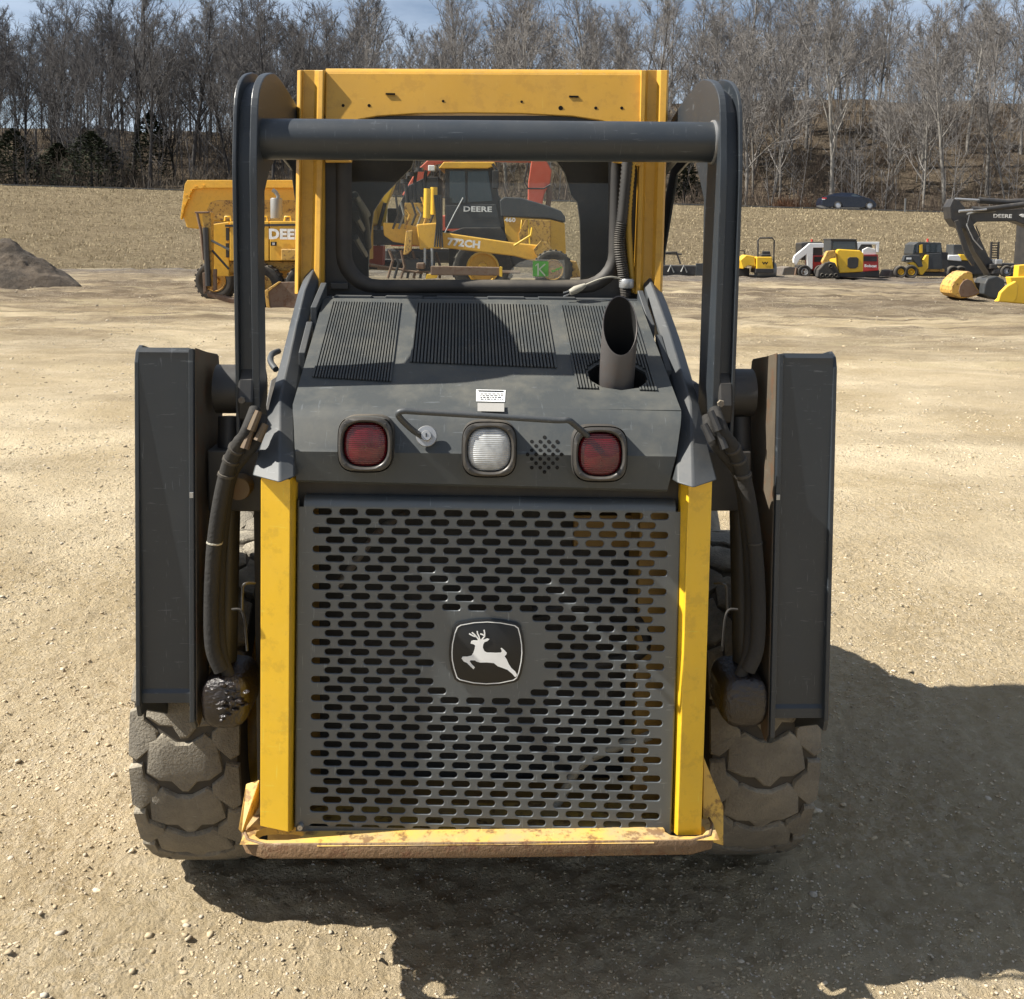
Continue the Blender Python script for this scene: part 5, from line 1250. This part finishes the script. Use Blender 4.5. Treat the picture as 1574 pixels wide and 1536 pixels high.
g.slab('rack_bar', m_frust, [(327, 414), (332, 414), (332, 446), (327, 448)], -.42, .12, .01)
g.slab('wing_arm', m_frust, [(317, 449), (352, 458), (400, 464), (400, 470), (352, 466), (319, 456)], -.4, .3, .02)
g.slab('wing_blade', m_frust, [(408, 447), (428, 434), (470, 433), (470, 487), (419, 489), (411, 470)], -.6, .10, .01, label='brown curved wing blade')
g.slab('wing_blade_edge', m_fyelw, [(407, 447), (428, 433), (431, 434), (412, 449), (414, 470), (421, 489), (416, 488), (409, 470)], -.64, .15, .01)
g.slab('main_beam', m_fyel, [(588, 342), (622, 344), (672, 356), (788, 373), (830, 377), (858, 392), (858, 420), (838, 422), (832, 405), (790, 394), (672, 380), (640, 378), (604, 372), (590, 362)], .6, .45, .03)
g.text('772CH', m_white, 713, 374.5, 11, .57, slope=R(5.5), wide=1.12, bold=.05)
g.rod('lift_cylinder', m_fyel2, [(657, 290), (656, 335)], .09, .1); g.rod('lift_cylinder', m_fyel2, [(667, 288), (667, 330)], .09, .3)
g.slab('saddle', m_fyel, [(640, 345), (676, 342), (676, 382), (645, 384)], .3, 1.0, .03)
g.rod('cylinder_rod', m_bright, [(653, 382), (653, 408)], .035, .2); g.rod('cylinder_rod', m_bright, [(664, 382), (664, 410)], .035, .2)
g.slab('moldboard', m_frust, [(662, 409), (768, 411), (770, 424), (662, 423)], -.8, .2, .02)
g.slab('blade_tip', m_fyel2, [(768, 410), (772, 411), (772, 426), (768, 425)], -.85, .3, .005)
g.boxp('circle', m_frust, 640, 416, 800, 421, .2, 1.5, .02)
g.slab('step_plate', m_fyel2, [(656, 422), (673, 421), (671, 428), (654, 429)], -.5, .2, .005)
g.slab('scarifier_arm', m_fyelw, [(624, 355), (634, 354), (632, 385), (625, 392), (620, 392)], .1, .2, .02)
for k in range(4): g.rod('hydraulic_line', m_fblk, [(668 + k * 3, 300), (672 + k * 2, 340), (668 + k * 4, 380)], .025, .1)
for k in range(9): g.rod('hydraulic_line', m_fblk if k % 2 else m_frust, [(598 + k * 9, 384 + (k * 7) % 13), (604 + k * 9, 400 + (k * 5) % 11), (596 + k * 10, 428)], .035, .1 + .1 * k)
for k in range(7): g.rod('control_rod', (m_fblk, m_fsil, m_fyelw)[k % 3], [(608 + k * 8, 300 + (k * 11) % 26), (612 + k * 9, 330), (604 + k * 9, 352)], .03, .4 + .1 * k)
g.boxp('circle_drive', m_fblk, 618, 398, 660, 420, .3, 1.3, .04); g.boxp('valve_block', m_frust, 640, 404, 652, 414, -.2, .3, .03)
g.wheel(850, 415, 30, -.1, .4, m_fyelw)
g.slab('front_axle', m_fyelw, [(820, 384), (832, 370), (840, 372), (862, 398), (886, 402), (894, 426), (872, 428), (866, 412), (830, 404)], .3, .5, .02)
g.rod('handrail', m_fyel2, [(790, 378), (816, 362), (818, 350)], .03, .3)
for k in range(3): g.rod('tie_rod', m_frust, [(560 + k * 10, 405 + k * 4), (650, 420 - k * 3)], .03, .3 + k * .2)

# ---- red excavator beyond them
e = Veh('red_excavator', 'faded red excavator with its boom raised over the dump truck cab', 'excavator', 740, 38)
e.slab('boom', m_fora, [(618, 300), (640, 262), (662, 242), (700, 232), (780, 233), (835, 236), (838, 250), (770, 248), (700, 246), (668, 252), (648, 280), (634, 306)], .0, .5, .03)
e.slab('stick', m_fora, [(818, 240), (836, 240), (848, 262), (846, 280), (836, 300), (832, 327), (811, 320), (812, 280)], -.1, .5, .03)
e.rod('stick_hose', m_fblk, [(812, 250), (806, 280), (812, 290), (836, 290), (846, 284)], .03, -.2)
e.boxp('machine_body', m_fora, 600, 330, 720, 380, 0, 2.6, .05); e.boxp('crawler_track', m_fblk, 590, 382, 730, 405, .1, .8, .1)
e.rod('bucket_linkage', m_frust, [(840, 330), (845, 300), (842, 285)], .10, .0)
e.boxp('bucket', m_frust, 806, 330, 846, 372, -.1, .8, .04)
# ---- yellow excavator with its stick up, left of the truck cab
e = Veh('yellow_excavator', 'yellow excavator with steep boom seen through the left of the rear window', 'excavator', 590, 33)
e.slab('boom', m_fyel2, [(572, 345), (578, 312), (590, 285), (606, 262), (612, 264), (604, 290), (594, 315), (590, 350)], -.4, .4, .03)
e.slab('lower_stick', m_fwht, [(570, 344), (592, 344), (589, 380), (572, 380)], -.4, .35, .03)
e.slab('orange_frame', m_fora, [(566, 378), (589, 378), (588, 408), (566, 410)], -.5, .6, .03, label='orange frame at the foot')
e.boxp('counterweight', m_fblk, 595, 320, 640, 372, 0, 2.3, .05); e.boxp('crawler_track', m_fblk, 560, 398, 640, 416, .1, .7, .1)
e.rod('boom_cylinder', m_fblk, [(582, 378), (583, 345), (592, 312)], .06, -.55)

# ---- row of machines along the foot of the bank
# land plane / cutter attachments
a_ = Veh('brush_cutter', 'black mower attachment with a raised tube guard standing on the yard edge', 'attachment', 1050, 54)
a_.boxp('deck', m_fblk, 1018, 408, 1082, 424, 0, 1.6, .04); a_.rod('guard', m_fblk, [(1021, 408), (1022, 388), (1040, 388), (1046, 406)], .05, .2)
a_.rod('guard', m_fblk, [(1020, 390), (1048, 391)], .04, .2)
for x in (1031, 1051): a_.rod('linkage', m_fsil, [(x - 4, 418), (x, 408), (x + 5, 419)], .05, -.05)
a_.boxp('skid_plate', m_fsil, 1018, 424, 1084, 427, -.05, 1.6, .01); a_.boxp('end_plate', m_fgrey, 1070, 405, 1083, 425, -.05, .1, .02)
# roller
r2 = Veh('vibratory_roller', 'small yellow ride-on roller with a black hoop rollover bar', 'roller', 1165, 54)
r2.slab('body', m_fyel2, [(1163, 395), (1187, 395), (1189, 416), (1163, 416)], .1, 1.2, .04); r2.slab('front_body', m_fyel2, [(1138, 400), (1147, 392), (1160, 394), (1162, 410), (1150, 408), (1142, 414)], .2, 1.0, .04)
r2.boxp('black_lower_frame', m_fblk, 1162, 413, 1189, 420, .0, 1.2, .02); r2.boxp('seat', m_fblk, 1170, 391, 1185, 400, .3, .8, .05); r2.boxp('seat_back', m_fblk, 1172, 386, 1184, 393, .7, .85, .04)
r2.rod('rollover_bar', m_fblk, [(1165, 412), (1165, 370), (1168, 366), (1187, 366), (1190, 370), (1189, 412)], .045, .2, n=6)
m_ = MB(); c = r2.p(1178, 418, .15); m_.lathe([(.001, 0), (.42, 0), (.42, 1.0), (.001, 1.0)], r2.p(1162, 416, .6) + V3(0, 0, -.0), V3(1, 0, 0), 24); m_.build('drum', m_fsil, r2.root, smooth=40)
r2.text('W', m_darkprint, 1176, 405, 4, .08, wide=1.5, bold=.05)
r3 = Veh('vibratory_roller', 'second yellow roller, mostly hidden behind the lift arm of the loader', 'roller', 1136, 55)
r3.slab('body', m_fyel2, [(1124, 396), (1146, 394), (1149, 408), (1124, 412)], .3, 1.2, .04); r3.boxp('frame', m_fred, 1124, 408, 1144, 414, .2, 1.2, .03); r3.boxp('drum_frame', m_fblk, 1120, 412, 1152, 425, .2, 1.3, .05)
r3.rod('rollover_bar', m_fblk, [(1133, 396), (1134, 385), (1144, 386), (1145, 396)], .04, .4)
# white/red wheeled skid steer
def small_wheel(v, x, y, r, y0, w, rim): v.wheel(x, y, r, y0, w, rim, frac=.5, tread=False)
k = Veh('white_skid_steer', 'white skid steer with lowered lift arms and an open bucket, red tail', 'skid steer', 1240, 56)
k.slab('lift_arm', m_fwht, [(1220, 398), (1222, 393), (1238, 380), (1245, 374), (1264, 374), (1276, 377), (1276, 381), (1250, 381), (1249, 414), (1241, 414), (1240, 391), (1229, 399), (1224, 408), (1220, 404)], -.1, .25, .02)
k.slab('lift_arm', m_fwht, [(1250, 375), (1272, 376), (1272, 380), (1250, 380)], 1.4, .2, .02)
k.slab('cab', m_fblk, [(1232, 400), (1232, 374), (1244, 372), (1264, 372), (1265, 400)], .3, 1.2, .03); k.slab('tail', m_fred, [(1249, 393), (1272, 393), (1273, 414), (1249, 416)], .0, 1.5, .04)
k.boxp('tail_vent', m_fblk, 1252, 395, 1268, 403, -.03, .02, 0); k.boxp('lower_body', m_fblk, 1232, 408, 1272, 422, .1, 1.5, .04)
k.slab('bucket', m_fdk, [(1201, 426), (1205, 412), (1214, 410), (1232, 412), (1230, 418), (1218, 427)], .0, 1.7, .03)
for x in (1222, 1228, 1234): k.rod('bucket_cylinder', m_frust, [(x, 426), (x + 2, 412)], .06, -.05)
small_wheel(k, 1237, 418, 10.5, -.15, .35, m_fwht); small_wheel(k, 1262, 418, 10.5, -.15, .35, m_fwht)
k.rod('beacon', m_fred, [(1248, 372), (1248, 368)], .06, .8)
# yellow tracked loader
t_ = Veh('yellow_track_loader', 'boxy yellow compact track loader with a black hexagon grille facing the yard', 'track loader', 1305, 52)
t_.slab('tail', m_fyel2, [(1286, 386), (1290, 383), (1322, 385), (1328, 390), (1327, 418), (1290, 420)], .0, 1.4, .05)
t_.slab('rear_grille', m_fblk, [(1303, 398), (1306, 395.5), (1317, 395.5), (1320, 398), (1319, 410), (1315, 413), (1307, 413), (1303, 410)], -.04, .06, .01)
t_.slab('cab', m_fgrey, [(1276, 388), (1277, 369), (1280, 368), (1316, 368), (1318, 371), (1319, 386)], .3, 1.2, .04)
t_.slab('cab_window', m_vglass, [(1281, 372), (1314, 372), (1315, 383), (1281, 383)], .27, .03, 0); t_.boxp('cab_roof', m_fblk, 1277, 367, 1317, 370, .25, 1.6, .03)
t_.slab('lift_arm', m_fyelw, [(1264, 402), (1272, 386), (1284, 385), (1286, 396), (1276, 398), (1268, 412)], -.1, .3, .03)
t_.boxp('lower_body', m_fblk, 1285, 418, 1330, 427, .1, 1.4, .04)
m_ = MB(); tk_ = [(1256, 426), (1258, 415), (1268, 404), (1276, 402), (1284, 404), (1291, 420), (1291, 428), (1262, 429)]; m_.prism([t_.p(x, y, -.2) for x, y in tk_], V3(0, .4, 0)); t_.tk = m_.build('crawler_track', m_tyref, t_.root, bevel=.05)
for x, y in ((1264, 423), (1271, 424), (1278, 424), (1277, 409), (1285, 423)): small_wheel(t_, x, y, 3.0, -.25, .1, m_fblk)
# red/white tracked loader
k = Veh('red_white_loader', 'white compact loader with a bright red tail and grab-rail lift arms behind the yellow one', 'track loader', 1338, 55)
k.slab('tail', m_fred, [(1324, 392), (1350, 391), (1351, 416), (1324, 418)], .0, 1.4, .04); k.boxp('tail_vent', m_fblk, 1327, 394, 1348, 402, -.03, .02, 0); k.text('Bobcat', m_white, 1338, 409, 4.2, -.03, bold=.04, wide=1.1)
k.boxp('lower_body', m_fblk, 1324, 415, 1352, 427, .1, 1.5, .06)
k.slab('cab', m_fblk, [(1318, 392), (1319, 374), (1340, 374), (1342, 392)], .3, 1.2, .04)
k.slab('lift_arm', m_fwht, [(1310, 384), (1318, 372), (1352, 372), (1351, 388), (1348, 388), (1347, 376), (1324, 376), (1318, 386)], -.1, .2, .02)
k.slab('engine_cover', m_fwht, [(1326, 384), (1334, 380), (1346, 383), (1347, 392), (1326, 392)], .2, 1.0, .03)
# wheeled yellow/black skid steer
k = Veh('black_yellow_skid_steer', 'dark grey and yellow skid steer with yellow wheel hubs beside the excavator', 'skid steer', 1420, 55)
k.slab('cab', m_fgrey, [(1403, 390), (1405, 376), (1412, 372), (1447, 373), (1449, 390), (1449, 412), (1412, 412)], .2, 1.3, .03)
k.slab('cab_window', m_vglass, [(1403.5, 388), (1405.5, 377), (1411, 374.5), (1411, 388)], .16, .03, 0); k.boxp('cab_window', m_vglass, 1424, 376, 1446, 388, .16, .19, 0)
k.slab('cab_pillar', m_fyel2, [(1414, 377), (1418, 376), (1418, 389), (1414, 389)], .13, .05, 0)
k.slab('boom', m_fgrey, [(1388, 402), (1391, 393), (1400, 392), (1414, 392), (1419, 410), (1412, 411), (1404, 400), (1392, 403)], -.1, .3, .03)
k.slab('engine_door', m_fgrey, [(1425, 390), (1447, 389), (1448, 414), (1425, 414)], -.02, .1, .02)
k.slab('chassis', m_fyel2, [(1394, 404), (1404, 403), (1414, 408), (1424, 392), (1428, 392), (1427, 412), (1418, 423), (1414, 422), (1412, 414)], -.05, .2, .02)
k.boxp('lower_body', m_fyelw, 1412, 413, 1452, 418, .05, 1.4, .03); k.boxp('underside', m_fblk, 1410, 418, 1455, 425, .2, 1.4, .03)
k.boxp('side_box', m_fblk, 1449, 388, 1456, 418, .2, 1.4, .03)
small_wheel(k, 1385, 418, 9.5, -.2, .35, m_fyel2); small_wheel(k, 1401, 418, 10.5, -.2, .35, m_fyel2)
k.slab('bucket', m_fdk, [(1366, 426), (1370, 416), (1378, 415), (1382, 426)], .1, 1.5, .03); k.rod('beacon', m_fred, [(1426, 372), (1426, 367)], .06, .8)
k.boxp('number_plate', m_fwht, 1394, 396, 1401, 399, -.13, -.1, 0)
# second machine behind it
k = Veh('white_roof_loader', 'loader with pale engine cover half hidden behind the black excavator boom', 'loader', 1475, 57)
k.boxp('body', m_fblk, 1456, 400, 1512, 422, .2, 1.6, .04); k.slab('engine_cover', m_fwht, [(1456, 400), (1458, 393), (1474, 392), (1478, 398), (1478, 402)], .1, 1.2, .03); k.slab('hood', m_fyel2, [(1474, 400), (1476, 391), (1486, 392), (1512, 396), (1512, 402)], .1, 1.2, .03)
k.boxp('cab', m_fgrey, 1466, 376, 1482, 392, .4, 1.4, .03)
small_wheel(k, 1466, 418, 9, -.15, .35, m_frust); small_wheel(k, 1478, 418, 9, -.15, .35, m_frust)
# trailer with upright ramps
k = Veh('equipment_trailer', 'black equipment trailer with two ladder ramps standing upright', 'trailer', 1550, 50)
k.boxp('deck', m_fblk, 1534, 405, 1600, 410, .0, 2.2, .02)
for x in (1524, 1562):
    rp = MB()
    k.slab('ramp_rail', m_fblk, [(x, 372), (x + 1.8, 372), (x, 406), (x - 1.8, 406)], -.05, .12, 0); k.slab('ramp_rail', m_fblk, [(x + 11, 372), (x + 12.8, 372), (x + 11, 406), (x + 9.2, 406)], -.05, .12, 0)
    for j in range(9): k.slab('ramp_rung', m_fblk, [(x - .5 - .05 * j, 373 + j * 3.7), (x + 12, 373 + j * 3.7), (x + 12, 374.6 + j * 3.7), (x - .5, 374.6 + j * 3.7)], -.03, .08, 0)
for x in (1548, 1560): small_wheel(k, x, 417, 9, -.1, .3, m_chrome)
# black excavator arm, buckets and blade at the right edge
x_ = Veh('black_excavator', 'black crawler excavator with white lettering on its boom and a yellow-brown bucket', 'excavator', 1560, 33)
x_.slab('boom', m_fblk, [(1480, 338), (1486, 330), (1500, 325), (1545, 322), (1640, 318), (1700, 345), (1700, 372), (1640, 358), (1590, 352), (1574, 345), (1560, 340), (1502, 341), (1492, 350)], .0, .55, .02)
x_.slab('stick', m_fblk, [(1460, 318), (1466, 305), (1475, 309), (1484, 320), (1494, 340), (1506, 365), (1520, 395), (1538, 415), (1536, 425), (1524, 424), (1500, 388), (1484, 352), (1470, 348), (1462, 336)], -.1, .55, .02)
x_.rod('boom_cylinder', m_fblk, [(1494, 322), (1516, 322), (1580, 314)], .09, -.25, n=10); x_.rod('stick_cylinder_rod', m_bright, [(1474, 325), (1516, 322)], .045, -.3); x_.rod('cylinder_rod', m_bright, [(1468, 306), (1505, 308)], .04, .1); x_.rod('stick_cylinder', m_fblk, [(1504, 308), (1545, 311), (1640, 308)], .10, .1, n=10)
x_.rod('bucket_cylinder', m_fblk, [(1466, 330), (1480, 372), (1497, 408)], .07, .1, n=10)
x_.slab('tipping_link', m_fblk, [(1468, 340), (1474, 338), (1490, 385), (1500, 405), (1494, 408), (1484, 392)], -.3, .1, .01)
for s_ in ([(1484, 334), (1490, 355), (1502, 372), (1506, 362), (1500, 348)], [(1490, 330), (1486, 346), (1496, 368), (1510, 384)]): x_.rod('hydraulic_hose', m_bright if s_[0][0] == 1490 else m_fblk, [tuple(q_)[:2] for q_ in s_], .02, -.25)
x_.text('DEERE', m_white, 1541, 332.5, 5.6, -.02, wide=1.25, bold=.03)
x_.rod('boom_hose', m_fsil, [(1486, 330), (1500, 326), (1530, 325)], .03, -.1)
x_.slab('boom_lettering_plate', m_fwht, [(1513, 324), (1535, 322.5), (1535, 324), (1513, 325.5)], -.06, .02, 0)
x_.slab('boom_badge', m_white, [(1567, 331), (1571, 329), (1578, 329), (1578, 334), (1571, 334)], -.04, .03, 0)
m_ = MB(); bk = [(1462, 446), (1463, 440), (1467, 432), (1474, 425), (1482, 419), (1490, 417), (1495, 420), (1497, 430), (1501, 441), (1508, 451), (1499, 455), (1489, 458), (1477, 459), (1468, 456), (1463, 451)]
x_.slab('bucket', m_fyelw, bk, -.3, .9, .03); x_.slab('bucket_opening', m_frust, [(1474, 448), (1476, 439), (1481, 432), (1487, 429), (1494, 432), (1499, 441), (1506, 450.5), (1496, 454.5), (1486, 457), (1477, 456)], -.33, .04, .01)
for q_ in ((1528, 410), (1536, 403), (1532, 418)): x_.boxp('quick_coupler', m_bright if q_[0] == 1536 else m_fblk, q_[0] - 5, q_[1] - 4, q_[0] + 5, q_[1] + 4, -.3, .2, .03)
x_.boxp('crawler_track', m_fblk, 1600, 420, 1760, 455, 0, .6, .1); x_.boxp('machine_body', m_fblk, 1620, 340, 1760, 415, .3, 2.8, .05)
x_.slab('coupler_bucket', m_fgrey, [(1511, 452), (1514, 436), (1518, 428), (1532, 424), (1544, 430), (1546, 444), (1538, 462), (1520, 458)], -.6, .8, .04)
y_ = Veh('dozer_attachment', 'bright yellow dozer blade lying on the yard at the right edge', 'blade', 1565, 30.5)
y_.slab('blade', m_fyel2, [(1552, 426), (1600, 424), (1600, 470), (1534, 464), (1542, 456), (1556, 444)], .0, .3, .03)
y_.slab('blade_wing', m_fyel2, [(1534, 464), (1538, 450), (1548, 440), (1562, 432), (1566, 440), (1564, 458), (1558, 466)], -.35, .15, .03)
y_.slab('blade_post', m_fyel2, [(1566, 408), (1600, 405), (1600, 426), (1564, 428)], .1, .3, .02)

# ---- car on the road, marker post, roadside sign post
Yr = 91.5; c0 = P(1300, 322, Yr); car = empty('sedan_car', (c0.x, Yr, terrain_z(c0.x, 90) + .14), 'dark blue sedan with silver wheels driving on the road', 'car'); L = 4.85
def cpt(px, py): # px,py in the enlarged crop (scale 3.995, origin 1180,240)
    return ((px - 475) / 370 * L, max(0, (332 - py) / 370 * L))
m_ = MB(); body = [(290, 312), (291, 285), (300, 262), (330, 248), (350, 244), (560, 250), (600, 258), (640, 275), (660, 300), (655, 318), (640, 322), (625, 318), (612, 288), (590, 300), (582, 322), (432, 322), (425, 298), (402, 284), (380, 300), (372, 320), (330, 322)]
m_.prism([V3(cpt(x, y)[0], -.88, cpt(x, y)[1] + .02) for x, y in body], V3(0, 1.76, 0)); m_.build('body', m_fcar, car, bevel=.06, smooth=40)
m_ = MB(); lo_ = [V3(*(cpt(x, y)[0], 0, cpt(x, y)[1])) for x, y in ((335, 250), (380, 229), (430, 222), (505, 224), (545, 238), (590, 256))]
m_.loft([[p_ + V3(0, -.84, 0) for p_ in lo_[:1] + lo_[-1:]], [lo_[1] + V3(0, -.66, 0), lo_[4] + V3(0, -.68, 0)], [lo_[2] + V3(0, -.60, 0), lo_[3] + V3(0, -.60, 0)], [lo_[2] + V3(0, .60, 0), lo_[3] + V3(0, .60, 0)], [lo_[1] + V3(0, .66, 0), lo_[4] + V3(0, .68, 0)], [p_ + V3(0, .84, 0) for p_ in lo_[:1] + lo_[-1:]]], cap=False, closed=False)
m_.add([lo_[0] + V3(0, -.84, 0), lo_[1] + V3(0, -.66, 0), lo_[2] + V3(0, -.6, 0), lo_[2] + V3(0, .6, 0), lo_[1] + V3(0, .66, 0), lo_[0] + V3(0, .84, 0)], [(0, 1, 2, 3, 4, 5)]); m_.add([lo_[5] + V3(0, -.84, 0), lo_[4] + V3(0, -.68, 0), lo_[3] + V3(0, -.6, 0), lo_[3] + V3(0, .6, 0), lo_[4] + V3(0, .68, 0), lo_[5] + V3(0, .84, 0)], [(0, 1, 2, 3, 4, 5)])
m_.build('roof', m_fcar, car, smooth=40)
for w_ in ([(385, 247), (415, 231), (480, 230), (484, 249)], [(492, 249), (488, 230), (520, 234), (552, 250)]):
    m_ = MB(); m_.prism([V3(cpt(x, y)[0], -.79 + (249 - y) * .0085, cpt(x, y)[1]) for x, y in w_], V3(0, .02, 0)); m_.build('side_window', m_vglass, car)
for x in (400, 611):
    m_ = MB(); c = V3(cpt(x, 307)[0], -.90, .33); m_.lathe([(.2, 0), (.32, 0), (.335, .03), (.335, .2), (.2, .22)], c, V3(0, 1, 0), 24); w = m_.build('wheel', m_tyref, car, smooth=40)
    m_ = MB(); m_.lathe([(.001, .0), (.05, .0), (.2, .03), (.24, 0), (.24, .05)], c + V3(0, -.012, 0), V3(0, 1, 0), 20); m_.build('rim', m_chrome, w, smooth=40)
    w2 = w.copy(); w2.location = (0, 1.6, 0); COL.objects.link(w2); w2.parent = car
m_ = MB(); m_.box(cpt(297, 0)[0] - .02, cpt(322, 0)[0], -.89, -.80, .86, .98); m_.build('tail_light', flat('tail_red', (.5, .02, .02), .2), car)
m_ = MB(); m_.box(cpt(294, 0)[0] - .02, cpt(312, 0)[0], -.895, -.86, .78, .86); m_.build('reflector', m_fwht, car)
m_ = MB(); m_.box(cpt(560, 0)[0], cpt(572, 0)[0], -1.0, -.86, 1.0, 1.12); m_.build('door_mirror', m_fcar, car)
p_ = P(1391, 322, 87.0); z_ = terrain_z(p_.x, 87.0)
m_ = MB(); m_.box(-.06, .06, -.03, .03, -.3, 1.15); m_.build('marker_post', m_fsil, loc=(p_.x, 87.0, z_), label='slim pale marker post at the road edge to the right of the car', cat='post')
